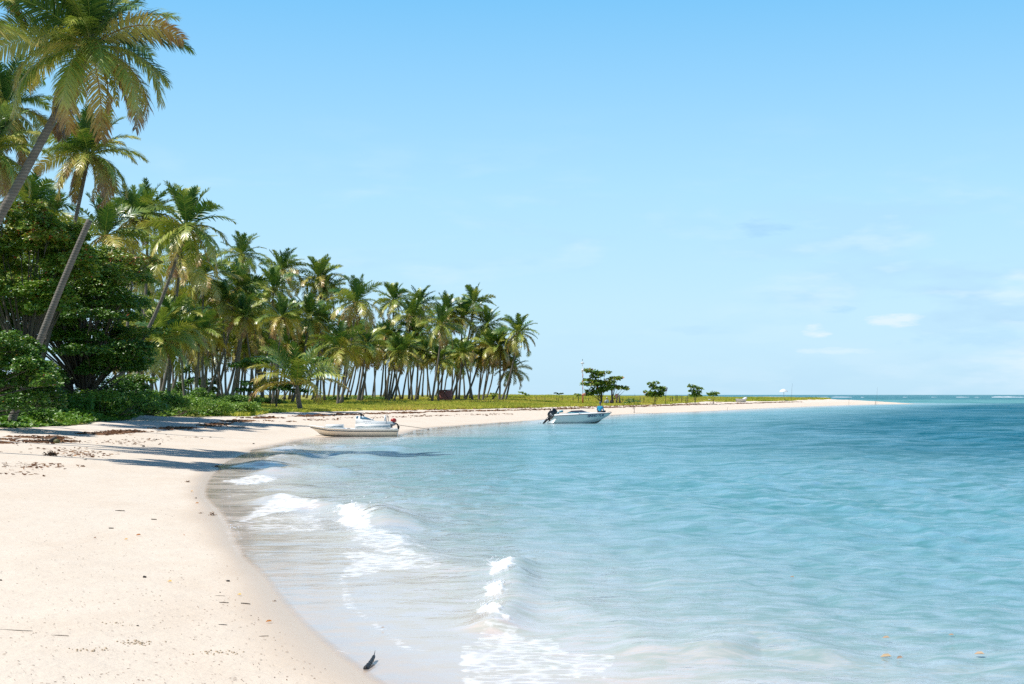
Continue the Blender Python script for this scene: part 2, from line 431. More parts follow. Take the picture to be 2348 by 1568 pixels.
# foam areas, corner points read off the photo at water level: (points, strength, softness)
FOAM = [
 (q([(520,1192),(545,1176),(590,1156),(655,1133),(700,1146),(745,1166),(745,1182),(690,1172),(640,1180),(580,1196),(530,1208)]), .78, .3),
 (q([(525,1200),(600,1180),(740,1175),(760,1215),(640,1225),(560,1220)]), .64, .12),
 (q([(752,1180),(765,1168),(800,1172),(848,1168),(850,1186),(868,1206),(905,1225),(880,1238),(830,1226),(785,1218),(762,1205)]), .88, .25),
 (q([(770,1210),(900,1222),(948,1240),(985,1275),(960,1290),(900,1280),(840,1268),(795,1240)]), .70, .2),
 (q([(775,1262),(880,1272),(960,1275),(1020,1290),(1005,1308),(900,1308),(805,1330),(775,1324),(790,1296)]), .68, .12),
 (q([(880,1205),(960,1235),(1050,1290),(1000,1300),(900,1240)]), .60, .2),
 (q([(1116,1294),(1135,1287),(1150,1292),(1178,1290),(1182,1306),(1168,1322),(1122,1324),(1112,1308)]), .88, .08),
 (q([(1108,1347),(1140,1337),(1170,1348),(1172,1368),(1140,1376),(1100,1370)]), .92, .08),
 (q([(1088,1404),(1120,1391),(1158,1398),(1172,1418),(1182,1436),(1150,1440),(1082,1420)]), .90, .08),
 (q([(1100,1440),(1180,1432),(1215,1462),(1275,1462),(1300,1490),(1420,1510),(1395,1545),(1300,1560),(1240,1610),(1100,1620),(1065,1570),(1050,1520),(1062,1478)]), .64, .06),
 (q([(1120,1450),(1190,1440),(1215,1470),(1180,1500),(1130,1490)]), .76, .1),
 (q([(1050,1490),(1072,1466),(1100,1490),(1085,1530),(1105,1575),(1120,1620),(1085,1620),(1052,1550),(1044,1515)]), .70, .05),
 (q([(640,1200),(760,1215),(790,1280),(775,1330),(700,1260),(560,1235)]), .47, .2),
 (q([(500,1140),(640,1120),(700,1140),(640,1130),(530,1175)]), .45, .3),
 (q([(530,1205),(745,1190),(860,1180),(1000,1270),(1040,1310),(800,1330),(760,1290),(640,1250)]), .50, .3),
 (q([(1180,1340),(1250,1380),(1290,1440),(1210,1440)]), .42, .1),
 (q([(1000,1300),(1100,1320),(1080,1400),(1040,1470),(960,1400)]), .38, .2),
 (q([(1380,1500),(1480,1530),(1420,1600),(1250,1620),(1300,1560)]), .50, .1),
 (q([(506,1103),(545,1093),(590,1089),(645,1095),(638,1104),(585,1110),(535,1113)]), .84, .3),
 (q([(500,1120),(620,1104),(660,1112),(625,1126),(540,1130)]), .56, .15),
 (q([(490,1138),(600,1122),(650,1128),(600,1134),(515,1144)]), .54, .15),
 (q([(552,1074),(600,1058),(655,1048),(665,1052),(640,1062),(590,1074)]), .90, .5),
 (q([(560,1060),(600,1052),(620,1056),(570,1068)]), .55, .5),
 (q([(590,1044),(660,1027),(705,1022),(700,1031),(630,1042)]), .62, .6),
 (q([(770,1027),(830,1014),(865,1010),(872,1018),(820,1027)]), .74, .9),
 (q([(842,1015),(900,1003),(945,990),(1005,983),(965,993),(950,1005),(880,1016)]), .82, 1.0),
]
LINES = [ # thin broken edges: points, half width in metres, strength
 (q([(505,1178),(516,1190),(530,1215),(538,1250),(545,1268),(600,1272)]), .28, .85),
 (q([(462,1125),(470,1145),(500,1172)]), .3, .7),
 (q([(545,1268),(600,1272),(680,1280),(760,1285)]), .07, .62),
 (q([(775,1322),(790,1345),(800,1390),(855,1428),(935,1488),(1052,1500)]), .11, .70),
 (q([(800,1345),(880,1340),(1000,1345),(1110,1330)]), .12, .55),
 (q([(900,1500),(1000,1512),(1050,1520)]), .03, .5),
 (q([(735,1478),(800,1500),(880,1520),(1045,1540)]), .04, .6),
 (q([(1180,1440),(1300,1462),(1400,1500),(1480,1530)]), .10, .6),
 (q([(1000,981),(1100,972),(1240,963),(1400,951),(1500,947)]), 1.4, .62),
 (q([(960,984),(1050,977),(1120,971)]), 1.2, .6),
 (q([(1600,944),(1750,937),(1900,930),(2030,927)]), 3.0, .62),
 (q([(1230,974),(1300,977),(1390,974)]), .4, .35),
]
# low wave crests: points, half width, height
CREST = [
 (q([(640,1148),(700,1160),(790,1172),(870,1180),(905,1205)]), .55, .15),
 (q([(850,1178),(900,1240),(980,1290),(1110,1310)]), .45, .05),
 (q([(1185,1296),(1180,1345),(1165,1400),(1130,1440)]), .24, .10),
 (q([(640,1085),(700,1078),(760,1082)]), .8, .16),
 (q([(595,1068),(665,1050),(740,1046),(820,1050)]), .8, .16),
 (q([(650,1032),(720,1024),(790,1026),(900,1028)]), .9, .15),
 (q([(690,1120),(760,1128),(850,1140),(960,1150)]), .9, .08),
 (q([(1240,1380),(1330,1400),(1420,1440),(1500,1500)]), .35, .05),
 (q([(1640,1500),(1700,1470),(1790,1480),(1860,1510)]), .35, .07),
]
NEARSEA = np.array(SHORE)
us = np.concatenate([np.linspace(-2600, 0, 40), np.linspace(20, 2900, 760), np.linspace(2950, 9000, 50)])
py = np.concatenate([np.geomspace(.06, 20, 70), np.arange(20.5, 110, .65), np.arange(110, 900, 1.55), np.geomspace(905, 4200, 40)])
ys = (HC * F / py)[::-1]
X, Y, Q = polar(us, ys)
d = shore_d(X, Y); gzv = gz(X, Y, d)
dY = Y * Y / (HC * F) * np.interp(HC * F / Y, [20, 110, 900], [.65, 1.0, 1.6])
rng = np.random.default_rng(4)
h = np.zeros_like(X)
wx = X + 1.5 * fbm(X * .15, Y * .1, 50); wy = Y + 1.5 * fbm(X * .15, Y * .1, 60)
for k in range(46):
    lam = .45 * (12 / .45) ** (k / 45)
    ang = R(200) + rng.normal(0, .55)            # waves run towards the beach on the left
    kx, ky = math.cos(ang), math.sin(ang)
    a = .0055 * lam ** .30
    vis = sstep(1.6, 4.0, lam / np.maximum(dY, .02))
    h += a * vis * np.sin(2 * math.pi / lam * (kx * wx + ky * wy) + rng.uniform(0, 6.28))
calm = np.interp(-d, [0, .8, 1.6, 4, 9, 25], [.01, .03, .12, .5, .85, 1.1])
gust = .6 + .8 * fbm(X * .06, Y * .035, 90, 2)
h *= calm * gust
for P, w, a in CREST:
    t = poly_sd(P, X, Y, closed=False)
    h += a * np.exp(-(t / w) ** 2) * (.75 + .5 * vnoise(X * 2, Y * 2, 7))
foam = np.zeros_like(X)
for P, s, soft in FOAM:
    sd = poly_sd(P, X, Y) + (fbm(X * 1.3, Y * .9, 44, 3) - .5) * soft * 1.6 + (fbm(X * 6, Y * 3, 45, 3) - .5) * min(.35, soft * 3)
    foam = np.maximum(foam, s * np.clip(.5 + sd / (2 * soft), 0, 1))
dense = sstep(.76, .88, foam)
for P, w, s in LINES:
    t = poly_sd(P, X, Y, closed=False)
    foam = np.maximum(foam, np.minimum(s * np.exp(-(t / w) ** 2) * (.45 + .75 * fbm(X * 2.2, Y * 1.1, 12, 3)), .585))
# surf breaking on the far reef and white caps
u = X / Y * F + 1280
reef = sstep(1500, 1800, Y) * (1 - sstep(2400, 2900, Y)) * sstep(.56, .66, fbm(X * .006, Y * .0006, 21, 2)) * .9
foam = np.maximum(foam, reef * (X > 150))
h += dense * (.015 * fbm(X * 3.5, Y * 3.5, 3, 2) + .025 * vnoise(X * 16, Y * 9, 4)) * (Y < 100)
h = np.where((d > -3), h * (1 + 0), h)
lip = np.where(d > -.8, .006 * (1 - sstep(-.1, .8, d)), .006)
Zw = np.maximum(h, -.05) + .004
depth = np.clip(-gzv + h, 0, 30)
shal = np.exp(-np.clip(-gzv, 0, 30) * 4.2)           # 1 where thin
thin = np.exp(-np.clip(depth, 0, 30) * 16)
# water blue/green balance: clear pale near the beach, deeper teal in the wind-blown middle and out at sea
deep = sstep(8, 34, -d) * np.interp(Y, [0, 20, 36, 58, 95, 5000], [.06, .18, .48, .85, 1.0, 1.0])
deep = np.clip(deep * (1 + .25 * (fbm(X * .05, Y * .03, 66, 3) - .5) * 2), 0, 1)
green = np.clip(sstep(350, 420, Y) * (1 - .6 * sstep(560, 800, Y)) * .8, 0, 1)
ripple = np.interp(Y, [5, 60, 150, 400, 3000], [.75, .95, 1.1, 1.2, 1.0]) * np.interp(-d, [-.5, 0, 1.2, 2.2, 5, 12], [.02, .03, .10, .28, .75, 1])

def water_material():
    m, nt, out = newmat('sea_water')
    A = {k: attr(nt, k) for k in ('shal', 'thin', 'deep', 'green', 'foam', 'ripple')}
    pos = geo_pos(nt, (1, 1, 0))
    # water body colour; light and shade of the ripples painted in as noise streaks
    nA = noise(nt, 3.6, 3, .65, geo_pos(nt, (.6, 1, 0)), dist=.5); nB = noise(nt, 1.3, 4, .65, geo_pos(nt, (.6, 1, 0)), dist=.5)
    nC = noise(nt, .42, 4, .7, geo_pos(nt, (.7, 1, 0)), dist=.4); nD = noise(nt, .11, 4, .7, geo_pos(nt, (.8, 1, 0)), dist=.3)
    def mx1(f_, a_, b_): return mth(nt, 'ADD', mth(nt, 'MULTIPLY', a_, mth(nt, 'SUBTRACT', 1.0, f_)), mth(nt, 'MULTIPLY', b_, f_))
    nn = mx1(attr(nt, 'lodc'), mx1(attr(nt, 'lodb'), mx1(attr(nt, 'loda'), nA, nB), nC), nD)
    nn = mth(nt, 'ADD', mth(nt, 'MULTIPLY', nn, .78), mth(nt, 'MULTIPLY', noise(nt, .05, 3, .6, geo_pos(nt, (.5, 1, 0))), .22))
    n = ramp(nt, [(.41, (0,)*3), (.59, (1,)*3)], nn).outputs[0]
    c = mixc(nt, ramp(nt, [(.03, (0,)*3), (.55, (1,)*3)], A['shal']).outputs[0], (.19, .39, .455), (.76, .655, .58))
    c = mixc(nt, A['deep'], c, (.0, .135, .21))
    c = mixc(nt, mth(nt, 'MULTIPLY', A['green'], .8), c, (.20, .46, .46))
    c = mixc(nt, mth(nt, 'MULTIPLY', mth(nt, 'MULTIPLY', n, .95), mth(nt, 'SUBTRACT', 1.0, A['shal'])), c, mixc(nt, 1.0, c, (.38, .62, .58), 'MULTIPLY'))
    body = nd(nt, 'ShaderNodeBsdfDiffuse'); nt.links.new(c, body.inputs[0])
    tr = nd(nt, 'ShaderNodeBsdfTransparent')
    nt.links.new(mixc(nt, A['shal'], (.62, .80, .74), (1, 1, 1)), tr.inputs[0])
    mx = nd(nt, 'ShaderNodeMixShader')
    nt.links.new(mth(nt, 'ADD', mth(nt, 'MULTIPLY', A['shal'], .22), mth(nt, 'MULTIPLY', A['thin'], .25)), mx.inputs[0]); nt.links.new(body.outputs[0], mx.inputs[1]); nt.links.new(tr.outputs[0], mx.inputs[2])
    # ripples
    b1 = noise(nt, 2.6, 4, .55, geo_pos(nt, (.55, 1, 0)), dist=.4)
    b2 = noise(nt, 9, 3, .6, geo_pos(nt, (.6, 1, 0)))
    b3 = noise(nt, .55, 3, .5, geo_pos(nt, (.6, 1, 0)), dist=.5)
    hh = mth(nt, 'ADD', mth(nt, 'MULTIPLY', b1, .15), mth(nt, 'ADD', mth(nt, 'MULTIPLY', b2, .034), mth(nt, 'MULTIPLY', b3, .42)))
    bp = nd(nt, 'ShaderNodeBump'); bp.inputs['Distance'].default_value = 1.0
    nt.links.new(A['ripple'], bp.inputs['Strength']); nt.links.new(hh, bp.inputs['Height'])
    gl = nd(nt, 'ShaderNodeBsdfGlossy'); gl.inputs['Roughness'].default_value = .10; gl.inputs[0].default_value = (.95, .97, 1, 1)
    nt.links.new(bp.outputs[0], gl.inputs['Normal'])
    fr = nd(nt, 'ShaderNodeFresnel'); fr.inputs[0].default_value = 1.333; nt.links.new(bp.outputs[0], fr.inputs['Normal'])
    fac = mth(nt, 'MULTIPLY', fr.outputs[0], mth(nt, 'SUBTRACT', mth(nt, 'SUBTRACT', 1.08, mth(nt, 'MULTIPLY', n, .55)), mth(nt, 'MULTIPLY', A['deep'], .50)))
    m2 = nd(nt, 'ShaderNodeMixShader'); nt.links.new(fac, m2.inputs[0]); nt.links.new(mx.outputs[0], m2.inputs[1]); nt.links.new(gl.outputs[0], m2.inputs[2])
    # foam
    f1 = noise(nt, 1.7, 7, .72, geo_pos(nt, (.8, 1.1, 0)), dist=1.2); f2 = noise(nt, 11, 5, .75, pos)
    vo = nd(nt, 'ShaderNodeTexVoronoi', feature='DISTANCE_TO_EDGE'); vo.inputs['Scale'].default_value = 5.5; nt.links.new(geo_pos(nt, (.7, 1.2, 0)), vo.inputs['Vector'])
    lace = mth(nt, 'SUBTRACT', .62, mth(nt, 'MULTIPLY', vo.outputs['Distance'], 2.0), clamp=True)
    tex = mth(nt, 'ADD', mth(nt, 'MULTIPLY', f1, .44), mth(nt, 'ADD', mth(nt, 'MULTIPLY', f2, .34), mth(nt, 'MULTIPLY', lace, .22)))
    thr = mth(nt, 'SUBTRACT', 1.0, A['foam'])
    fm = mth(nt, 'MULTIPLY', mth(nt, 'SUBTRACT', tex, mth(nt, 'ADD', mth(nt, 'MULTIPLY', thr, .62), .22)), 3.8, clamp=True)
    fm = mth(nt, 'MULTIPLY', fm, mth(nt, 'GREATER_THAN', A['foam'], .04))
    fb = nd(nt, 'ShaderNodeBsdfDiffuse'); fb.inputs[0].default_value = (.92, .93, .94, 1)
    bf = nd(nt, 'ShaderNodeBump'); bf.inputs['Strength'].default_value = .5; bf.inputs['Distance'].default_value = .06
    nt.links.new(tex, bf.inputs['Height']); nt.links.new(bf.outputs[0], fb.inputs['Normal'])
    edge = mth(nt, 'MULTIPLY', mth(nt, 'SUBTRACT', 1.0, A['thin']), 8.0, clamp=True)
    clear = nd(nt, 'ShaderNodeBsdfTransparent'); me_ = nd(nt, 'ShaderNodeMixShader'); nt.links.new(edge, me_.inputs[0]); nt.links.new(clear.outputs[0], me_.inputs[1]); nt.links.new(m2.outputs[0], me_.inputs[2]); m2 = me_
    m3 = nd(nt, 'ShaderNodeMixShader'); nt.links.new(mth(nt, 'MULTIPLY', fm, .92), m3.inputs[0]); nt.links.new(m2.outputs[0], m3.inputs[1]); nt.links.new(fb.outputs[0], m3.inputs[2])
    nt.links.new(m3.outputs[0], out.inputs[0])
    return m
keep = (d < 2.5).reshape(len(ys), len(us))
kq = (keep[:-1, :-1] | keep[1:, 1:] | keep[1:, :-1] | keep[:-1, 1:]).ravel()
# the sheet dips under the sand inland
Zw = Zw - sstep(.3, 2.5, d) * .25
mb = MB(); mb.add(np.stack([X, Y, Zw], 1), Q=Q[kq])
M['water'] = water_material()
water = mb.obj('sea_water', M['water'], smooth=True, attrs={'shal': shal, 'thin': thin, 'deep': deep, 'green': green, 'foam': foam, 'ripple': ripple, 'loda': sstep(12, 30, Y), 'lodb': sstep(34, 75, Y), 'lodc': sstep(100, 260, Y)})
tag(water, kind='structure')

# flying droplets over the breaking crests
mb = MB(); rs = random.Random(8)
def drops(px, py, n, sx, sz, r0=.012, r1=.035):
    x, y = w0(px, py)
    for _ in range(n):
        dx, dy, dz = rs.gauss(0, sx), rs.gauss(0, sx), abs(rs.gauss(0, sz)) + .04
        mb.ball((x + dx, y + dy, dz), rs.uniform(r0, r1), 5, 3)
drops(765, 1178, 26, .25, .13, .006, .018); drops(805, 1180, 22, .3, .10, .006, .018); drops(840, 1178, 24, .2, .15, .006, .02)
drops(650, 1146, 12, .4, .05, .006, .018); drops(1130, 1300, 90, .06, .04, .003, .009); drops(1165, 1300, 40, .06, .05, .003, .008)
drops(1140, 1352, 110, .09, .04, .003, .010); drops(1120, 1402, 110, .08, .04, .003, .010)
drops(540, 1215, 24, .12, .02, .005, .012)
M['spray'] = paint('sea_spray', (.88, .9, .92), .3, .02)
tag(mb.obj('sea_spray', M['spray'], smooth=True), 'white droplets thrown up by the small breaking waves', 'sea spray', kind='stuff')

# surf rolling on the outer reef
mb = MB()
for (a, b, yd, hh) in [(2035, 2075, 990.2, 1.6), (2082, 2130, 989.9, 2.4), (2250, 2262, 989.6, 1.2), (2395, 2428, 989.3, 2.0), (2440, 2452, 989.6, 1.0), (2478, 2552, 988.9, 3.0), (2150, 2158, 990.4, .9), (2330, 2345, 989.8, .9), (2560, 2680, 989.0, 2.6)]:
    dist = 1300.0
    n = 26; xs = np.linspace((a - 1280) / F * dist, (b - 1280) / F * dist, n)
    hp = hh * .24 * np.sin(np.linspace(.05, 3.09, n)) ** .5 * (.55 + .7 * vnoise(xs * .25, xs * 0, int(a)))
    yc = dist + 8 * np.sin(xs * .05)
    rows = [np.stack([xs, yc - 4, np.full(n, -.1)], 1), np.stack([xs, yc - 1.5, hp * .8], 1), np.stack([xs, yc, hp], 1), np.stack([xs, yc + 4, np.full(n, -.1)], 1)]
    V = np.concatenate(rows); i = np.arange(3)[:, None] * n; j = np.arange(n - 1)[None]
    mb.add(V, Q=np.stack([i + j, i + j + 1, i + n + j + 1, i + n + j], -1).reshape(-1, 4))
tag(mb.obj('reef_surf', M['spray'], smooth=True), 'white line of surf breaking on the reef at the horizon', 'surf', kind='stuff')
# ------------------------------------------------------------------ coconut palms
def frond(mb, rng, az, th0, droop, L, nl, lw, lf, age, wind=0.0, hang=.6, seg=3):
    n = 14
    s = np.linspace(0, 1, n)
    th = th0 - droop * s ** 1.35
    side_c = rng.normal(0, .25)
    azs = az + side_c * s ** 2
    dirs = np.stack([np.cos(th) * np.cos(azs), np.cos(th) * np.sin(azs), np.sin(th)], 1)
    dirs[:, 0] += wind * s
    dirs /= np.linalg.norm(dirs, axis=1)[:, None]
    P = np.concatenate([np.zeros((1, 3)), np.cumsum((dirs[:-1] + dirs[1:]) / 2, 0) * (L / (n - 1))])
    P += np.array([math.cos(az), math.sin(az), 0]) * .12
    tint0 = np.clip(.05 + .52 * age ** 1.4 + rng.normal(0, .12), 0, 1)
    r = np.interp(s, [0, .15, 1], [.075, .04, .008])
    mb.tube(P, r, 4, a=np.clip(tint0 + .25 + 0 * s, 0, .8), cap=False)
    sj = np.linspace(.13, .99, nl) + rng.uniform(-.4, .4, nl) / nl * .8
    sj = np.clip(sj, .1, .995)
    Pj = np.stack([np.interp(sj, s, P[:, k]) for k in range(3)], 1)
    Tj = np.stack([np.interp(sj, s, dirs[:, k]) for k in range(3)], 1); Tj /= np.linalg.norm(Tj, axis=1)[:, None]
    az_s = np.interp(sj, s, azs)
    S = np.stack([-np.sin(az_s), np.cos(az_s), np.zeros(nl)], 1)
    N = np.cross(Tj, S); N /= np.linalg.norm(N, axis=1)[:, None]
    N = np.where(N[:, 2:3] < 0, -N, N) if abs(th0) < 1.2 else N
    prof = np.interp(sj, [.1, .3, .6, .85, 1], [.55, .95, 1, .7, .35])
    twist = rng.normal(0, .35)
    for sd in (-1, 1):
        al = np.interp(sj, [.1, 1], [.45, 1.05]) + rng.normal(0, .10, nl)
        vee = (.42 * (1 - age) - .15 + sd * twist) + rng.normal(0, .12, nl)
        D = S * sd * np.cos(al)[:, None] + Tj * np.sin(al)[:, None] + N * vee[:, None]
        D /= np.linalg.norm(D, axis=1)[:, None]
        ln = L * lf * prof * rng.uniform(.82, 1.12, nl)
        C = [Pj]; cur = Pj; Dc = D
        Ws = []
        for k in range(seg):
            Wd = Tj - Dc * np.sum(Tj * Dc, 1)[:, None]; Wd /= np.linalg.norm(Wd, axis=1)[:, None] + 1e-6
            Ws.append(Wd)
            cur = cur + Dc * (ln / seg)[:, None]; C.append(cur)
            g = hang * (k + 1) / seg * rng.uniform(.6, 1.3, nl)
            Dc = Dc + np.array([wind * .6, 0, -1.0]) * g[:, None]; Dc /= np.linalg.norm(Dc, axis=1)[:, None]
        Ws.append(Ws[-1])
        C = np.stack(C, 1); W = np.stack(Ws, 1)
        wp = np.array([.55, 1.0, .75, .08]) if seg == 3 else np.interp(np.linspace(0, 1, seg + 1), [0, .4, 1], [.6, 1, .1])
        W = W * (lw * .5 * wp)[None, :, None] * prof[:, None, None] ** .3
        tn = np.clip(tint0 + np.interp(sj, [0, .6, 1], [0, .02, .20])[:, None] * (.5 + age) + np.linspace(0, .10, seg + 1)[None] + rng.normal(0, .045, nl)[:, None], 0, 1)
        mb.ribbon(C, W, tn)

def palm_crown(seed, near=False, L=4.6, nf=34, wind=-.10, young=False):
    rng = np.random.default_rng(seed)
    mb = MB(); dead = MB(); nuts = MB()
    nl, lw, seg = (72, .068, 3) if near else (38, .125, 2)
    for i in range(nf):
        age = (i + .5) / nf
        az = i * 2.39996 + rng.normal(0, .18)
        if young:
            th0 = R(84 - 72 * age); droop = R(40 + 48 * age)
        else:
            th0 = R(88 - 122 * age ** 1.12 + rng.normal(0, 7)); droop = R(26 + 60 * age ** .8 + rng.normal(0, 9))
        th0 = max(th0, R(-52))
        Lf = L * (1 - .25 * (1 - age) ** 3) * rng.uniform(.88, 1.08)
        frond(mb, rng, az, th0, droop, Lf, nl, lw, .245, age, wind, hang=.35 + .5 * age, seg=seg)
    # the spear leaf
    mb.tube([(0, 0, 0), (.05, 0, 1.2), (.16, .02, 2.1)], [.06, .04, .01], 4, a=.3)
    nd_ = 6 if not young else 0
    for i in range(nd_):
        frond(dead, rng, i * 2.39996 * 1.3 + rng.normal(0, .3), R(-40 - 25 * rng.random()), R(42), L * rng.uniform(.6, .82), nl // 2, lw, .15, 1.0 - .25 * rng.random(), 0, hang=1.2, seg=seg)
    for i in range(12 if near else 9):
        a = rng.uniform(0, 6.28); r_ = rng.uniform(.22, .42)
        nuts.ball((r_ * math.cos(a), r_ * math.sin(a), rng.uniform(-.5, -.1)), (.11, .11, .14), 8 if near else 6, 5 if near else 4)
    nuts.ball((0, 0, -.28), (.34, .34, .34), 8, 6)   # fibrous heart where the leaf bases overlap
    nuts_m = nuts.mesh('coconut_cluster', M['coconut'], True) if not young else None
    return mb.mesh('crown', M['palm'], False), (dead.mesh('dead_fronds', M['palm'], False) if nd_ else None), nuts_m

FAR = [palm_crown(100 + k, False, L=4.3 + .12 * (k % 4), nf=27 + k % 4, wind=-.06 - .02 * (k % 4)) for k in range(9)]
YOUNG = palm_crown(300, False, L=4.9, nf=19, young=True)
NEAR = [palm_crown(201, True, L=4.45, nf=44, wind=-.05), palm_crown(202, True, L=4.2, nf=36, wind=-.12), palm_crown(203, True, L=4.4, nf=38, wind=-.08)]

PALM_N = [0]
def palm(bx, Y, hx, hy, variant, label, group=None, scale=1.0, r=.15, bend=.35, near=False, seg=14, name='coconut_palm', base=None):
    """base photo column bx, crown hub at photo pixel (hx, hy), both at distance Y"""
    PALM_N[0] += 1; k = PALM_N[0]
    rr = random.Random(k * 7 + 1)
    x0 = (bx - 1280) / F * Y if base is None else base[0]
    y0 = Y + rr.uniform(-.5, .5) if base is None else base[1]
    z0 = ground_at(x0, y0) - .12
    top = P3(hx, hy, Y)
    t = thing(name, (x0, y0, z0), label, 'palm tree', group)
    loc = np.array(top) - np.array((x0, y0, z0))
    s = np.linspace(0, 1, seg)[:, None]
    # rises leaning, then straightens towards the crown
    c1 = np.array([loc[0] * (.5 + bend * .6), loc[1] * .5, loc[2] * (.5 - bend * .15)])
    pts = (1 - s) ** 2 * 0 + 2 * s * (1 - s) * c1 + s ** 2 * loc
    pts[:, 0] += .06 * np.sin(s[:, 0] * 7 + k) * (loc[2] / 12) * np.sin(s[:, 0] * math.pi)
    rad = np.interp(s[:, 0], [0, .04, .12, .5, 1], [r * 1.75, r * 1.35, r * 1.08, r * .92, r * .72])
    if near:
        m = 110; s2 = np.linspace(0, 1, m); pts = np.stack([np.interp(s2, s[:, 0], pts[:, i]) for i in range(3)], 1)
        # smooth the sampled curve
        s2c = s2[:, None]; pts = 2 * s2c * (1 - s2c) * c1 + s2c ** 2 * loc
        rad = np.interp(s2, [0, .04, .12, .5, 1], [r * 1.75, r * 1.35, r * 1.08, r * .92, r * .72]) * (1 + .035 * (np.arange(m) % 2))
    mb = MB(); mb.tube(pts, rad, 12 if near else 7)
    mb.obj('trunk', M['bark'], t, smooth=True)
    if variant is not None:
        crown, dead, nuts = variant
        rz = rr.uniform(0, 6.28) if not near else 0
        for nm, me in (('crown', crown), ('dead_fronds', dead), ('coconut_cluster', nuts)):
            if me is None: continue
            o = bpy.data.objects.new(nm, me); link(o, t)
            o.location = loc; o.scale = (scale,) * 3; o.rotation_euler = (rr.uniform(-.06, .06), rr.uniform(-.06, .06), rz)
    return t

HERO = [
 # near left
 (-330, 54, 226, 116, 'N0', 'tallest coconut palm, its broad crown touching the top edge of the photo', .90, .19),
 (60, 84, 222, 388, 'N1', 'coconut palm with a small drooping crown hanging just under the tallest crown', .84, .14),
 (-60, 78, 8, 268, 'N2', 'coconut palm at the left edge, upper one of two crowns beside the tall palm', .82, .15),
 (-120, 74, -28, 378, 'N1', 'coconut palm at the left edge, lower one of two crowns beside the tall palm', .78, .15),
 (-520, 52, -190, -105, 'N2', 'coconut palm whose frond tips just enter the top left photo corner', 1.0, .18),
]
HERO2 = [
 # base px, distance, hub px, hub py, label
 (40, 112, 77, 520, 'short palm crown poking out above the left end of the broadleaf trees'),
 (90, 118, 128, 556, 'palm crown half hidden above the red dotted top of the broadleaf tree'),
 (225, 112, 262, 590, 'green palm crown just right of the topless leaning trunk'),
 (300, 140, 335, 548, 'small palm crown on the skyline, left one of the pair beside the big leaning palm'),
 (340, 142, 372, 536, 'small palm crown on the skyline, right one of the pair beside the big leaning palm'),
 (235, 118, 466, 566, 'big crowned palm on the skyline with a strongly leaning trunk rising from the broadleaf tree'),
 (400, 130, 452, 640, 'palm tucked under the big leaning palm with a darker drooping crown'),
 (505, 160, 508, 688, 'slim straight palm standing right of the big leaning palm'),
 (420, 128, 428, 812, 'low palm with orange tinged fronds in front of the left part of the grove'),
 (365, 125, 395, 850, 'low palm with browning fronds leaning beside the broadleaf tree'),
 (540, 190, 604, 638, 'palm whose small crown tops the skyline left of the middle of the grove'),
 (505, 165, 594, 722, 'full crowned palm with a long leaning trunk in the left grove'),
 (560, 168, 612, 760, 'palm with a leaning trunk crossing behind its full crowned neighbour'),
 (560, 178, 538, 826, 'mid height palm in the left grove in front of thin straight trunks'),
 (650, 186, 684, 722, 'palm with hanging dry fronds right of the full crowned leaning palm'),
 (690, 205, 706, 676, 'palm with an airy crown rising behind the one with hanging dry fronds'),
 (812, 205, 800, 694, 'tall straight palm standing alone high on the skyline of the middle grove'),
 (790, 205, 812, 730, 'palm close under the tall straight one in the middle grove'),
 (730, 190, 774, 792, 'broad crowned palm in the middle grove above the young palm'),
 (660, 190, 637, 848, 'low green palm between the leaning trunks of the left grove'),
 (850, 180, 889, 756, 'palm with a big golden green crown right of the tall straight one'),
 (845, 176, 850, 870, 'short palm under the big golden green crown'),
 (893, 200, 914, 862, 'bushy low palm right of the big golden green crown'),
 (965, 232, 985, 752, 'highest palm of the right half of the grove'),
 (975, 228, 1030, 790, 'palm with dark drooping fronds right of the highest one of the right half'),
 (1040, 240, 1048, 762, 'palm on the skyline between the highest one and the pair by the hut'),
 (970, 214, 994, 882, 'low palm with orange lower fronds in the right half of the grove'),
 (1020, 228, 1043, 836, 'dense palm just right of the low orange fronded one'),
 (1079, 212, 1103, 812, 'palm with a leaning trunk just left of the red hut'),
 (1100, 235, 1115, 782, 'palm with an upright tuft above the red hut'),
 (1147, 236, 1156, 792, 'palm with a tall slim trunk right behind the red hut'),
 (1125, 240, 1186, 758, 'palm with the thin S curved trunk on the skyline right of the hut'),
 (1160, 236, 1218, 812, 'palm with a full crown left of the outermost pair'),
 (1095, 222, 1098, 900, 'low palm hanging over the red hut'),
 (1196, 236, 1204, 893, 'low palm whose crown hangs above three close trunks'),
 (1205, 232, 1228, 868, 'palm with a leaning trunk beside the low one above the close trunks'),
 (1140, 246, 1142, 905, 'short palm between the hut and the three close trunks'),
 (1252, 228, 1296, 832, 'outermost palm of the grove, full round crown on a leaning trunk'),
 (1248, 232, 1252, 868, 'palm with a straight dark trunk crossing the outermost leaning one'),
 (1262, 240, 1279, 925, 'small low palm crown hanging under the outermost palm'),
]
for i, (bx, Y, hx, hy, v, lab, sc, r) in enumerate(HERO):
    palm(bx, Y, hx, hy, NEAR[int(v[1])], lab, 'tall palms at the left edge', sc, r, near=True, bend=.1)
for i, (bx, Y, hx, hy, lab) in enumerate(HERO2):
    sc = .93
    if i in (33, 34, 36, 39): sc = .78
    if i == 5: sc = 1.05
    palm(bx, Y, hx, hy, FAR[i % 9], lab, 'coconut palms in the beach grove', sc, r=.17 if Y < 150 else .16)
# young palm in front of the grove
palm(752, 128, 742, 962, YOUNG, 'young palm with a short curved trunk and long arching fronds in front of the grove', 'coconut palms in the beach grove', 1.08, r=.24)

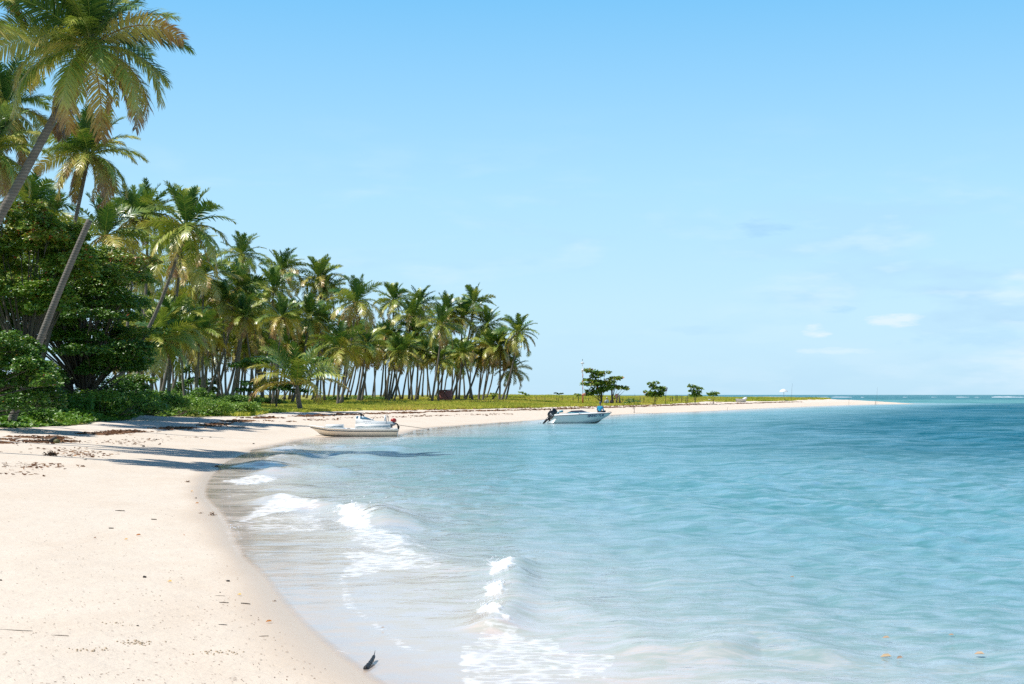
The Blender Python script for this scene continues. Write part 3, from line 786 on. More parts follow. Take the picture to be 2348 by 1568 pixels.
# headless trunk
Y = 68
bx, by_ = 62 * K, 830 * K
p0 = P3(bx - 42, by_ + 125, Y); z0 = ground_at(p0.x, Y)
t = thing('dead_palm', (p0.x, Y, z0), 'bare leaning palm trunk without any crown in front of the dark broadleaf tree', 'dead tree')
tp = P3(205 * K, 505 * K, Y)
a = np.zeros(3); c = np.array(tp) - np.array((p0.x, Y, z0))
s = np.linspace(0, 1, 90)[:, None]
mid = c * .5 + np.array([-.25, 0, .15])
pts = (1 - s) ** 2 * a + 2 * s * (1 - s) * mid + s ** 2 * c
mb = MB(); mb.tube(pts, np.interp(s[:, 0], [0, .06, .5, 1], [.22, .19, .165, .14]) * (1 + .04 * (np.arange(90) % 2)), 12)
mb.obj('trunk', M['bark'], t, smooth=True)
mb = MB(); mb.tube(pts[-2:] + np.array([0, 0, .02]), [.125, .06], 9); mb.obj('broken_tip', M['bark'], t, smooth=True)

# fill of the grove: thin trunks behind the front row
SKYX = [270, 330, 450, 600, 700, 800, 900, 1000, 1100, 1200, 1290]
SKYY = [620, 620, 650, 720, 760, 790, 790, 810, 830, 850, 900]
rs = random.Random(77)
GR = [(270, 520, 'slim palm in the shaded left end of the grove behind the front palms'),
      (520, 800, 'thin trunked palm packed in the middle of the grove behind the young palm'),
      (800, 1060, 'thin trunked palm in the back rows of the grove left of the red hut'),
      (1060, 1300, 'thin trunked palm in the back rows of the grove around the red hut')]
n_fill = 84
for i in range(n_fill):
    bx = 285 + (1235 - 285) * ((i * .618034) % 1.0)
    Y = rs.uniform(150, 225) if bx < 700 else rs.uniform(205, 290)
    hx = bx + rs.gauss(10, 22)
    sk = float(np.interp(hx, SKYX, SKYY))
    hy = rs.uniform(sk + 35, 885)
    lab = next(l for a, b, l in GR if a <= bx < b)
    palm(bx, Y, hx, hy, FAR[rs.randrange(9)], lab, 'back row palms of the beach grove', rs.uniform(.62, .84), r=rs.uniform(.12, .16), seg=9, bend=rs.uniform(-.3, .5))
for i in range(30):
    bx = 300 + (390 if i < 14 else 740) * ((i * .618034 + .3) % 1.0); Y = rs.uniform(140, 215) + max(0, bx - 650) * .09; hx = bx + rs.gauss(6, 18)
    palm(bx, Y, hx, rs.uniform(775, 885), FAR[rs.randrange(9)], 'low palm filling the gaps between the taller trunks of the grove', 'back row palms of the beach grove', rs.uniform(.68, .84), r=rs.uniform(.12, .15), seg=9, bend=rs.uniform(-.3, .5))
# palms left of the frame whose crowns shade the beach
for (x, y, tx, ty, hz, v) in [(-21.5, 44.5, -18.0, 44, 13.5, 1)]:
    u = tx / ty * F + 1280; vv = HZ - (hz - HC) / ty * F
    palm(0, ty, u, vv, NEAR[v], 'coconut palm beyond the left photo edge that throws shade on the beach', 'palms shading the beach', .72, .16, near=True, bend=.1, base=(x, y))

# ------------------------------------------------------------------ broadleaf trees
def clump_leaves(mb, rng, c, rad, n, l, w, hue, up=.75):
    th = rng.uniform(0, 2 * math.pi, n); ph = np.arccos(rng.uniform(-.35, 1, n)); rr_ = rng.uniform(.55, 1.0, n) ** .5
    lump = 1 + .28 * np.sin(th * 3 + c[0]) * np.cos(ph * 4 + c[2])
    dirv = np.stack([np.sin(ph) * np.cos(th), np.sin(ph) * np.sin(th), np.cos(ph)], 1)
    P = np.array(c) + dirv * rr_[:, None] * lump[:, None] * np.array(rad)
    az = th + rng.normal(0, .9, n)
    D = np.stack([np.cos(az), np.sin(az), rng.normal(-.05, .35, n)], 1)
    N = np.stack([rng.normal(0, .6, n), rng.normal(-.25, .6, n), np.full(n, .75)], 1) + dirv * 1.0
    mb.leaves(P, D, N, l * rng.uniform(.7, 1.25, n), w * rng.uniform(.7, 1.2, n), np.clip(hue + rng.normal(0, .17, n) + (rng.random(n) > .996) * .6, 0, 1))

def limb(mb, a, b, r0, r1, rng, n=7):
    a = np.array(a, float); b = np.array(b, float); s = np.linspace(0, 1, n)[:, None]
    m = (a + b) / 2 + rng.normal(0, .06, 3) * np.linalg.norm(b - a) + np.array([0, 0, .05 * np.linalg.norm(b - a)])
    mb.tube((1 - s) ** 2 * a + 2 * s * (1 - s) * m + s ** 2 * b, np.linspace(r0, r1, n), 6)

LEAFK = 6.0
def broadleaf(name, label, basepx, Y, clumps, leafn, l, w, group=None, r=.2, seed=0, mat='almond', trunks=None, cat='tree', hue=.35, rz_fac=1.0, low=None):
    """clumps: (px, py, half width px, half height px, depth offset, hue)"""
    rng = np.random.default_rng(seed)
    x0 = (basepx - 1280) / F * Y; z0 = ground_at(x0, Y) - .08
    t = thing(name, (x0, Y, z0), label, cat, group)
    O = np.array((x0, Y, z0))
    tb = MB(); lv = MB()
    bases = trunks or [(0, 0)]
    for (px, py_, rx, ry, dy, hu) in clumps:
        c = np.array(P3(px, py_, Y + dy)) - O
        k = (Y + dy) / F
        rad = np.array((rx * k, max(rx * k * .8, .4), ry * k))
        vol = rad[0] * rad[2]
        clump_leaves(lv, rng, c, rad, int(leafn * vol * LEAFK) + 40, l, w, min(hu + .2, .66) if Y > 200 else hu)
        b = min(bases, key=lambda q_: abs(q_[0] - c[0]))
        fork = np.array((b[0] * .9 + c[0] * .12, dy * .1, max(c[2] * .35, .2)))
        limb(tb, fork, c - np.array((0, 0, rad[2] * .3)), r * .26, r * .05, rng)
        for _ in range(2):
            limb(tb, c * .85 + fork * .15, c + rng.normal(0, .4, 3) * rad, r * .07, r * .02, rng, 4)
    for b in bases:
        hmx = max((P3(q_[0], q_[1], Y).z - z0) for q_ in clumps) * .62
        limb(tb, (b[0], b[1], 0), (b[0] * .9, b[1], hmx), r, r * .3, rng, 9)
    tb.obj('trunk', M['wood'], t, smooth=True)
    lv.obj('crown', M[mat], t)
    return t


def fillclumps(poly, n, rx, ry, dep, hue0, hue1, seed):
    r_ = np.random.default_rng(seed); P = np.array(poly, float); out = []
    lo, hi_ = P.min(0), P.max(0)
    while len(out) < n:
        p = r_.uniform(lo, hi_)
        if poly_sd(P, np.array([p[0]]), np.array([p[1]]))[0] > 0:
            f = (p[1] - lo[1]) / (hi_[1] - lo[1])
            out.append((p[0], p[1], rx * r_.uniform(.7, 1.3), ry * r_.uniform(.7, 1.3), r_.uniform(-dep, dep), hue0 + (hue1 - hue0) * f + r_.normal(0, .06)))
    return out
# upper left tree with yellow green leaves
broadleaf('sea_almond_tree', 'broadleaf tree with yellow green leaves and a few red ones at the left photo edge', 60, 80,
    fillclumps([(-60,530),(60,515),(170,560),(235,590),(225,660),(200,740),(100,790),(-60,760)], 44, 42, 24, 2.5, .72, .5, 1), 230, .21, .13, 'broadleaf trees on the left', .22, 11)
# big dark tree whose layers step down to the right
broadleaf('sea_almond_tree', 'large dark broadleaf tree stepping down to the right behind the bare leaning trunk', 210, 88,
    fillclumps([(60,640),(200,610),(300,632),(350,655),(335,720),(320,800),(375,860),(345,920),(240,950),(60,950),(-40,900),(-40,720)], 96, 42, 24, 3.4, .62, .28, 2)
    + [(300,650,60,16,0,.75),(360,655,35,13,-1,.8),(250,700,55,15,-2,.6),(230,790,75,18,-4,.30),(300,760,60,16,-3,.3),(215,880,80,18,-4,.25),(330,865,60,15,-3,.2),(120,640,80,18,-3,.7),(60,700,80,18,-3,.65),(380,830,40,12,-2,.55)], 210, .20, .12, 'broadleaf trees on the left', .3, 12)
broadleaf('sea_almond_tree', 'dense green broadleaf shrub tree in the lower left corner of the woods', -150, 63,
    fillclumps([(-60,840),(60,850),(105,900),(125,950),(135,1000),(110,1030),(-60,1040)], 40, 34, 24, 2.5, .42, .2, 3), 260, .17, .10, 'broadleaf trees on the left', .2, 13)
broadleaf('sea_almond_tree', 'small bright broadleaf bush with flat layers in front of the left trunks', 335, 96,
    [(300,955,28,8,0,.5),(335,945,32,8,0,.6),(365,952,25,8,0,.55),(330,968,40,9,0,.3),(355,985,30,9,1,.25),(315,990,30,9,1,.2),(345,1005,45,10,0,.25)], 260, .22, .13, 'broadleaf trees on the left', .08, 14)
broadleaf('sea_almond_tree', 'flat topped broadleaf tree in the grove just behind the young palm', 690, 140,
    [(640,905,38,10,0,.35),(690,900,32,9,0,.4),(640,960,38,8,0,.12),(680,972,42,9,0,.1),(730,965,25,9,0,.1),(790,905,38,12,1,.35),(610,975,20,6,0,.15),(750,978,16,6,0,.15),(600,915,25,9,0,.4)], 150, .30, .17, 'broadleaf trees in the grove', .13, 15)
broadleaf('sea_almond_tree', 'dark broadleaf tree far behind the left trunks of the grove', 480, 190,
    fillclumps([(430,930),(520,925),(540,960),(520,985),(430,990)], 8, 24, 12, 3, .2, .1, 5), 40, .45, .25, 'broadleaf trees in the grove', .15, 16)
# the lone tree beyond the speedboat
Yt = 232
broadleaf('sea_almond_tree', 'lone open crowned sea almond tree with people in its shade', 1512, Yt,
    [(1470,926,7,5,0,.55),(1482,931,12,6,0,.4),(1492,938,13,6,0,.35),(1500,933,9,5,0,.4),(1513,932,12,4,0,.35),(1486,944,8,3,0,.3),
     (1468,950,8,4,0,.5),(1480,952,9,4,0,.5),(1462,960,9,3,0,.4),(1478,962,14,6,0,.45),(1494,958,14,8,0,.4),(1508,962,14,9,0,.5),(1522,956,13,8,0,.45),(1535,948,12,6,0,.45),(1546,945,8,4,0,.4),
     (1496,972,14,5,0,.25),(1515,972,16,6,0,.2),(1532,968,14,7,0,.4),(1545,970,11,5,0,.85),(1557,970,9,3,0,.5),(1565,972,4,3,0,.4),
     (1476,980,11,6,0,.35),(1488,984,10,5,0,.35),(1496,978,12,5,0,.2),(1508,977,8,4,0,.2),(1473,986,7,4,0,.3)], 40, .45, .28, None, .22, 17, trunks=[(-.6, 0), (1.3, 0)])
broadleaf('sea_almond_tree', 'small sea almond tree left of the tilted sign post on the grassy point', 1638, 240,
    [(1627,960,6,4,0,.4),(1640,958,6,4,0,.4),(1633,967,8,5,0,.3),(1642,972,10,6,0,.3),(1654,970,7,4,0,.4),(1619,981,8,4,0,.4),(1632,985,10,6,0,.2),(1646,984,11,6,0,.25),(1656,977,5,4,0,.4),(1626,988,9,5,0,.3),(1640,990,12,5,0,.25),(1652,988,8,5,0,.3)], 44, .42, .26, None, .08, 18)
broadleaf('sea_almond_tree', 'small round sea almond tree standing between the fence and the low shrub on the point', 1738, 255,
    [(1728,966,7,4,0,.3),(1736,969,8,5,0,.25),(1731,978,7,4,0,.2),(1742,980,9,5,0,.2),(1750,972,6,4,0,.35),(1739,985,7,4,0,.15),(1733,990,8,4,0,.2),(1744,990,8,4,0,.25)], 44, .42, .26, None, .08, 19)
broadleaf('shrub', 'low dark green shrub right of the small round tree on the point', 1783, 258,
    [(1775,985,6,3,0,.3),(1783,983,8,4,0,.25),(1790,984,6,3,0,.3),(1783,988,9,3,0,.15)], 32, .4, .24, None, .08, 20, cat='shrub')
broadleaf('shrub', 'little umbrella shaped bush left of the thin mast', 1446, 225,
    [(1443,986,6,2,0,.5),(1448,989,5,3,0,.3)], 34, .32, .2, None, .06, 21, cat='shrub')
broadleaf('shrub', 'thin see-through bush with grey green twigs on the grass left of the mast', 1396, 230,
    [(1390,983,3,1.5,0,.6),(1398,985,4,1.5,0,.6),(1404,984,3,1.5,0,.6)], 16, .25, .15, None, .05, 22, cat='shrub')
broadleaf('shrub', 'sparse leaning bush on the grass just right of the outermost palm', 1314, 222,
    [(1303,981,4,1.5,0,.5),(1311,984,4,1.5,0,.4),(1318,988,4,2,0,.3)], 22, .28, .17, None, .05, 23, cat='shrub')
broadleaf('shrub', 'wispy bush at the foot of the straight dark trunk of the outermost pair', 1235, 222,
    [(1230,984,4,1.5,0,.5),(1240,986,4,1.5,0,.4),(1234,990,4,1.5,0,.3)], 18, .28, .17, None, .05, 24, cat='shrub')
broadleaf('shrub', 'dark low bush among the grass right under the lone tree', 1585, 176,
    [(1575,1001,10,3,0,.2),(1590,1004,10,3,0,.15),(1568,1006,8,2,0,.2)], 60, .25, .15, None, .04, 25, cat='shrub')

# low creeping plants and shrubs at the foot of the woods
def mound(px, Y, w, hgt, seed, label, hue, group='leafy shrubs at the edge of the woods'):
    rng = np.random.default_rng(seed); x0 = (px - 1280) / F * Y; z0 = ground_at(x0, Y) - .05
    t = thing('shrub', (x0, Y, z0), label, 'shrub', group)
    lv = MB(); tb = MB()
    for k in range(max(8, int(w * 5.5))):
        c = (rng.uniform(-w, w), rng.uniform(-w * .6, w * .6), hgt * rng.uniform(.3, .75))
        rad = (rng.uniform(.5, .9), rng.uniform(.5, .8), hgt * rng.uniform(.25, .4))
        clump_leaves(lv, rng, c, rad, 260, .17, .12, hue + rng.normal(0, .08))
        limb(tb, (c[0] * .4, c[1] * .4, 0), c, .03, .01, rng, 4)
    tb.obj('stem', M['wood'], t); lv.obj('foliage', M['vine'], t)
for px, Y, w, hg, hu, lab in [
    (-30, 71, 3.0, 1.3, .3, 'leafy shrub in the lowest left corner of the greenery'), (150, 84, 3.2, 1.7, .2, 'leafy shrub under the dark broadleaf tree left of the grey trunks'),
    (240, 84, 3.2, 2.0, .35, 'leafy shrub under the dark broadleaf tree right of the grey trunks'), (330, 92, 3.2, 1.8, .4, 'leafy shrub just below the small flat layered bush'),
    (410, 98, 3.4, 1.8, .5, 'leafy shrub between the flat layered bush and the first grove trunks'), (480, 103, 3.2, 1.6, .55, 'leafy shrub in front of the first grove trunks'),
    (550, 108, 3.0, 1.2, .6, 'bright low shrub at the grass end of the shrub row'), (600, 114, 1.8, .7, .65, 'last and lowest shrub of the row towards the young palm'),
    (200, 94, 3.6, 3.4, .1, 'tall dark leafy shrub behind the stems of the dark broadleaf tree'), (110, 90, 3.4, 3.2, .1, 'tall dark leafy shrub behind the foot of the bare leaning trunk'),
    (60, 78, 2.8, 1.8, .25, 'tall leafy shrub between the corner shrub tree and the dark tree')]:
    mound(px, Y, w, hg * (.8 if px > 100 else 1), int(px) + 900, lab, hu + (.25 if px > 200 else 0))

for k_, (px, Y) in enumerate([(300, 120), (375, 128), (440, 132), (505, 140), (580, 150), (650, 165), (470, 175), (560, 200), (840, 215), (930, 235)]):
    mound(px, Y, 2.6, [1.5, 1.2, 1.6, 1.1, 1.3, .9, 1.7, 1.4, .9, .8][k_], 1200 + k_, 'low green bush growing between the palm trunks of the grove', .55, 'bushes between the grove trunks')
rng = np.random.default_rng(5)
# creeping beach vine
n = 90000
u = rng.uniform(-700, 650, n); e = np.interp(u, VU, VY)
Yv = e * (1 + .0 + rng.random(n) ** 1.3 * .9)
Xv = (u - 1280) / F * Yv
vd = veg_depth(Xv, Yv); ok = (vd > -.2) & (shore_d(Xv, Yv) > 2)
Xv, Yv, u = Xv[ok], Yv[ok], u[ok]; n = len(Xv)
hgt = .05 + .75 * fbm(Xv * .7, Yv * .5, 14, 3) * sstep(0, 4, veg_depth(Xv, Yv)) * rng.uniform(.5, 1, n)
Pv = np.stack([Xv, Yv, gz(Xv, Yv) + hgt], 1)
az = rng.uniform(0, 6.28, n)
D = np.stack([np.cos(az), np.sin(az), rng.normal(.15, .35, n)], 1)
N = np.stack([rng.normal(0, .4, n), rng.normal(-.15, .4, n), np.ones(n)], 1)
mb = MB(); mb.leaves(Pv, D, N, rng.uniform(.13, .24, n), rng.uniform(.12, .2, n), np.clip(.3 + .55 * fbm(Xv * .5, Yv * .3, 40) + rng.normal(0, .15, n), 0, 1))
tag(mb.obj('beach_vine', M['vine']), 'bright green creeping plants covering the top of the beach under the trees', 'ground cover', kind='stuff')

# grass on the dune
n = 90000
u = rng.uniform(560, 2075, n); e = np.interp(u, VU, VY)
Yv = e + rng.random(n) ** 1.6 * np.interp(u, [560, 1300, 1700, 2000, 2075], [90, 120, 90, 60, 35])
Xv = (u - 1280) / F * Yv
vd = veg_depth(Xv, Yv); ok = (vd > -.5) & (shore_d(Xv, Yv) > 5)
Xv, Yv = Xv[ok], Yv[ok]; n = len(Xv)
hg = rng.uniform(.14, .42, n) * (.5 + .9 * fbm(Xv * .12, Yv * .12, 19, 2))
base = np.stack([Xv, Yv, gz(Xv, Yv) - .03], 1)
mb = MB()
tn = np.clip(.15 + .75 * fbm(Xv * .10, Yv * .07, 61, 3) + rng.normal(0, .13, n), 0, 1)
for k in range(3):
    b = base + rng.normal(0, .09, (n, 3)) * np.array([1, 1, 0])
    lean = rng.normal(0, .14, (n, 3)) * np.array([1, 1, 0]) + np.array([-.05, 0, 0])
    tip = b + np.array([0, 0, 1.0]) * hg[:, None] + lean
    az = rng.uniform(-.8, .8, n); W = np.stack([np.cos(az), np.sin(az), np.zeros(n)], 1) * (.035 + .02 * rng.random(n))[:, None]
    C = np.stack([b, (b + tip) / 2 + lean * -.2, tip], 1)
    mb.ribbon(C, np.stack([W, W * .8, W * .12], 1), np.stack([tn, tn + .03, tn + .12], 1).clip(0, 1))
tag(mb.obj('dune_grass', M['grass']), 'yellow green grass covering the low dune behind the beach', 'grass', kind='stuff')
# ------------------------------------------------------------------ boats
def loft(mb, secs, a=0.0, closed_end=None):
    """secs: list of stations, each a list of (x, y, z)"""
    S = np.array(secs, float); m, n, _ = S.shape
    i = np.arange(m - 1)[:, None] * n; j = np.arange(n - 1)[None]
    mb.add(S.reshape(-1, 3), Q=np.stack([i + j, i + j + 1, i + n + j + 1, i + n + j], -1).reshape(-1, 4), a=a,
           poly=None if not closed_end else [[k for k in range(n)]] if closed_end == 'start' else [[(m - 1) * n + k for k in range(n - 1, -1, -1)]])

def hull_secs(st, levels):
    """levels: list of (t -> (x, halfwidth, z)); returns full sections from port sheer under the keel to starboard sheer"""
    out = []
    for t in st:
        pts = [lv(t) for lv in levels]        # keel first, sheer last
        left = [(x, b, z) for x, b, z in pts[::-1]]
        right = [(x, -b, z) for x, b, z in pts[1:]]
        out.append(left + right)
    return out

def text_mesh(name, body, size, mat, parent, loc, rot, shear=.25, bold=.012, align='CENTER', spacing=1.0):
    cu = bpy.data.curves.new(name, 'FONT'); cu.body = body; cu.size = size; cu.shear = shear; cu.offset = bold; cu.extrude = .002
    cu.align_x = align; cu.align_y = 'CENTER'; cu.space_character = spacing
    o = bpy.data.objects.new(name + '_src', cu); COL.objects.link(o)
    dg = bpy.context.evaluated_depsgraph_get(); me = bpy.data.meshes.new_from_object(o.evaluated_get(dg))
    bpy.data.objects.remove(o); bpy.data.curves.remove(cu)
    me.name = name; me.materials.clear(); me.materials.append(mat)
    t = link(bpy.data.objects.new(name, me), parent); t.location = loc; t.rotation_euler = rot
    return t

def interp(xs, ys): return lambda t: float(np.interp(t, xs, ys))

# --- moored speedboat, bow to the right (+x), seen from its starboard... the side facing the viewer is -y
def speedboat():
    Yb = 114.0; s = F / Yb
    cx = (1452 - 1280) / s
    root = thing('speedboat', (cx, Yb, 0), 'white speedboat with a tilted black outboard floating just off the beach', 'boat', rz=R(-4))
    st = list(np.linspace(0, 1, 15))
    X0, X1 = -2.25, 2.45
    sheer = lambda t: (X0 + .15 + (X1 - X0 - .15) * t, .92 * (1 - max(0, t - .45) ** 2 * 3.15) + .01, np.interp(t, [0, .08, .5, 1], [.62, .64, .74, .86]))
    mid = lambda t: (X0 + .10 + (X1 - X0 - .35) * t, .86 * (1 - max(0, t - .45) ** 2 * 3.2) + .008, np.interp(t, [0, .5, 1], [.32, .36, .62]))
    chine = lambda t: (X0 + (X1 - X0 - .75) * t, .78 * (1 - max(0, t - .45) ** 2 * 3.25) + .006, np.interp(t, [0, .6, .85, 1], [.02, .03, .12, .34]))
    keel = lambda t: (X0 + (X1 - X0 - 1.05) * t, .0, np.interp(t, [0, .75, 1], [-.16, -.15, .06]))
    S = hull_secs(st, [keel, chine, mid, sheer])
    mb = MB(); loft(mb, S, closed_end='start')
    hull = mb.obj('hull', M['hullpale'], root, smooth=False)
    # stern corner fairings that slope down to the engine well
    for sy in (-1, 1):
        mb = MB()
        prof = [(-2.05, .64), (-2.44, .20), (-2.66, .17), (-2.66, .08), (-2.2, .05), (-1.7, .60)]
        V = [(x, sy * .90, z) for x, z in prof] + [(x, sy * .80, z) for x, z in prof]; n = len(prof)
        mb.add(V, poly=[list(range(n)), list(range(2 * n - 1, n - 1, -1))] + [[i, (i + 1) % n, n + (i + 1) % n, n + i] for i in range(n)])
        mb.obj('stern_wing', M['hullpale'], root)
    mb = MB(); mb.box((-2.42, 0, .10), (.6, 1.58, .12)); mb.obj('swim_platform', M['white'], root)
    # gunwale rail
    def rail(sy, dz, r, t0=0, t1=1):
        return [(sheer(t)[0] + .01, sy * (sheer(t)[1] + .01), sheer(t)[2] + dz) for t in np.linspace(t0, t1, 22)]
    mb = MB()
    for sy in (-1, 1): mb.tube(rail(sy, 0, 0), .028, 6)
    mb.obj('rubbing_strake', M['greyline'], root, smooth=True)
    # deck: coaming rising inwards, foredeck
    mb = MB()
    secs = []
    for t in st:
        x, b, z = sheer(t); c = np.interp(t, [0, .1, .45, .8, 1], [.10, .14, .12, .07, .02])
        bi = b * .80
        secs.append([(x, b, z + .02), (x, b * .96, z + c * .8), (x, bi, z + c), (x, bi * .5, z + c * 1.15), (x, 0, z + c * 1.2), (x, -bi * .5, z + c * 1.15), (x, -bi, z + c), (x, -b * .96, z + c * .8), (x, -b, z + .02)])
    S2 = np.array(secs)
    k0 = 6
    loft(mb, S2[k0:], closed_end='start')
    loft(mb, S2[:k0 + 1, :3]); loft(mb, S2[:k0 + 1, 6:])
    mb.obj('deck', M['white'], root)
    mb = MB(); mb.box((-1.2, 0, .35), (1.7, 1.4, .06)); mb.box((-2.0, 0, .55), (.12, 1.45, .4)); mb.obj('cockpit_floor', M['aqua'], root)
    mb = MB(); mb.box((-1.55, 0, .62), (.5, 1.2, .2)); mb.box((-1.80, 0, .80), (.10, 1.2, .28)); mb.obj('seat', M['aqua'], root)
    # raked dark windscreen with light base
    mb = MB()
    arc = np.linspace(-1, 1, 9)
    low = [(-.15 + .85 * (1 - a * a), a * .66, .87) for a in arc]; top = [(-.75 + .85 * (1 - a * a), a * .52, 1.07 - .05 * a * a) for a in arc]
    back = [(-1.05, a * .66, .86) for a in arc]
    V = low + top; n = 9
    mb.add(V, Q=[(i, i + 1, n + i + 1, n + i) for i in range(n - 1)])
    for sgn in (0, 8):
        a = low[sgn]; b = top[sgn]; e = (-1.15, a[1], .84)
        mb.add([a, b, e], T=[(0, 1, 2)])
    mb.obj('windscreen', M['glass'], root)
    mb = MB(); mb.tube([(x, y, z + .0) for x, y, z in low], .035, 5); mb.tube([(-.98, -.68, .86), (-.15, -.66, .88)], .035, 5); mb.tube([(-.98, .68, .86), (-.15, .66, .88)], .035, 5); mb.obj('windscreen_base', M['aqua'], root, smooth=True)
    # stern clutter
    mb = MB(); mb.tube([(-1.95, -.6, .7), (-1.95, -.6, .98)], .02, 6); mb.ball((-1.95, -.6, .99), .04, 6, 4); mb.obj('stern_light', M['rubber'], root)
    mb = MB(); mb.tube([(-2.0, -.55, .74), (-1.85, -.3, .86), (-1.4, -.25, .92)], .02, 6); mb.obj('grab_rail', M['white'], root)
    mb = MB(); mb.box((-1.55, -.45, .98), (.3, .25, .16)); mb.obj('folded_towel', M['aqua'], root)
    mb = MB(); mb.tube([(X1 - .3, 0, .90), (X1 - .15, 0, .96), (X1, 0, .90)], .018, 6); mb.obj('bow_cleat', M['silver'], root)
    # yellow-green water reflection painted on as a band along the waterline
    mb = MB()
    secs = []
    for t in np.linspace(.1, .98, 12):
        x0_, b0, z0_ = keel(t); x1_, b1, z1_ = chine(t)
        secs.append([(x1_ + .003, -b1 - .006, z1_ + .01), ((x0_ + x1_) / 2, -b1 * .55 - .012, (z0_ + z1_) / 2 - .006)])
    loft(mb, secs); mb.obj('reflection_band', M['reflection'], root)
    # lettering on the bow
    tx = 1.12
    text_mesh('lettering', 'SINHO TUR', .27, M['navy'], hull, (1.20, -.775, .63), (R(97), R(-3), R(14)), shear=.3, bold=.008, spacing=.95)
    # tilted outboard
    ob = bpy.data.objects.new('outboard_motor', None); link(ob, root); ob.location = (-2.62, 0, .40); ob.rotation_euler = (0, R(46), 0); ob.scale = (1.2, 1.2, 1.12)
    mb = MB()
    prof = [(-.25, .12, .16), (-.2, .22, .22), (-.1, .27, .25), (.05, .28, .26), (.25, .27, .25), (.42, .22, .22), (.5, .12, .14)]
    # cowling: rounded box sections stacked along local z
    S = []
    for z, rx, ry in prof:
        S.append([(rx * abs(math.cos(a)) ** .6 * (1 if math.cos(a) > 0 else -1) - .08 * (z + .2), ry * abs(math.sin(a)) ** .6 * (1 if math.sin(a) > 0 else -1), z + .35) for a in np.linspace(0, 2 * math.pi, 17)])
    loft(mb, S); mb.add(S[0][:-1], poly=[list(range(16))]); mb.add(S[-1][:-1], poly=[list(range(15, -1, -1))])
    mb.obj('cowling', M['black'], ob, smooth=True)
    mb = MB(); mb.box((-.02, -.255, .38), (.26, .01, .05)); mb.box((-.02, -.258, .30), (.18, .01, .02)); mb.obj('cowling_badge', M['brand'], ob)
    mb = MB()
    mb.tube([(0, 0, .15), (.0, 0, -.15), (.02, 0, -.5), (.03, 0, -.72)], [.17, .14, .10, .07], 10, flat=.6)
    mb.tube([(.22, 0, -.80), (.05, 0, -.80), (-.18, 0, -.78)], [.03, .075, .06], 8)
    mb.box((.02, 0, -.62), (.40, .22, .02)); mb.add([(-.02, -.008, -.82), (.14, -.008, -.82), (-.06, -.008, -1.0), (-.02, .008, -.82), (.14, .008, -.82), (-.06, .008, -1.0)], T=[(0, 2, 1), (3, 4, 5)], Q=[(0, 1, 4, 3), (1, 2, 5, 4), (2, 0, 3, 5)])
    mb.obj('drive_leg', M['black'], ob, smooth=False)
    mb = MB()
    for k in range(3):
        a = k * 2.094 + .4; u = np.array((0, math.cos(a), math.sin(a))); v = np.array((.35, -math.sin(a), math.cos(a)))
        c = np.array((-.22, 0, -.79)); mb.add([c + u * .03 - v * .02, c + u * .15 - v * .07, c + u * .19, c + u * .14 + v * .07, c + u * .03 + v * .02], poly=[[0, 1, 2, 3, 4], [4, 3, 2, 1, 0]])
    mb.obj('propeller', M['black'], ob)
    mb = MB(); mb.box((-2.5, 0, .34), (.16, .30, .42)); mb.tube([(-2.44, -.16, .5), (-2.28, -.2, .86), (-2.15, -.2, .62)], .035, 6); mb.tube([(-2.44, .16, .5), (-2.28, .2, .86), (-2.15, .2, .62)], .035, 6)
    mb.obj('motor_bracket', M['rubber'], root, smooth=False)
    return root, sheer, Yb, cx
sb, sb_sheer, YB, CXB = speedboat()

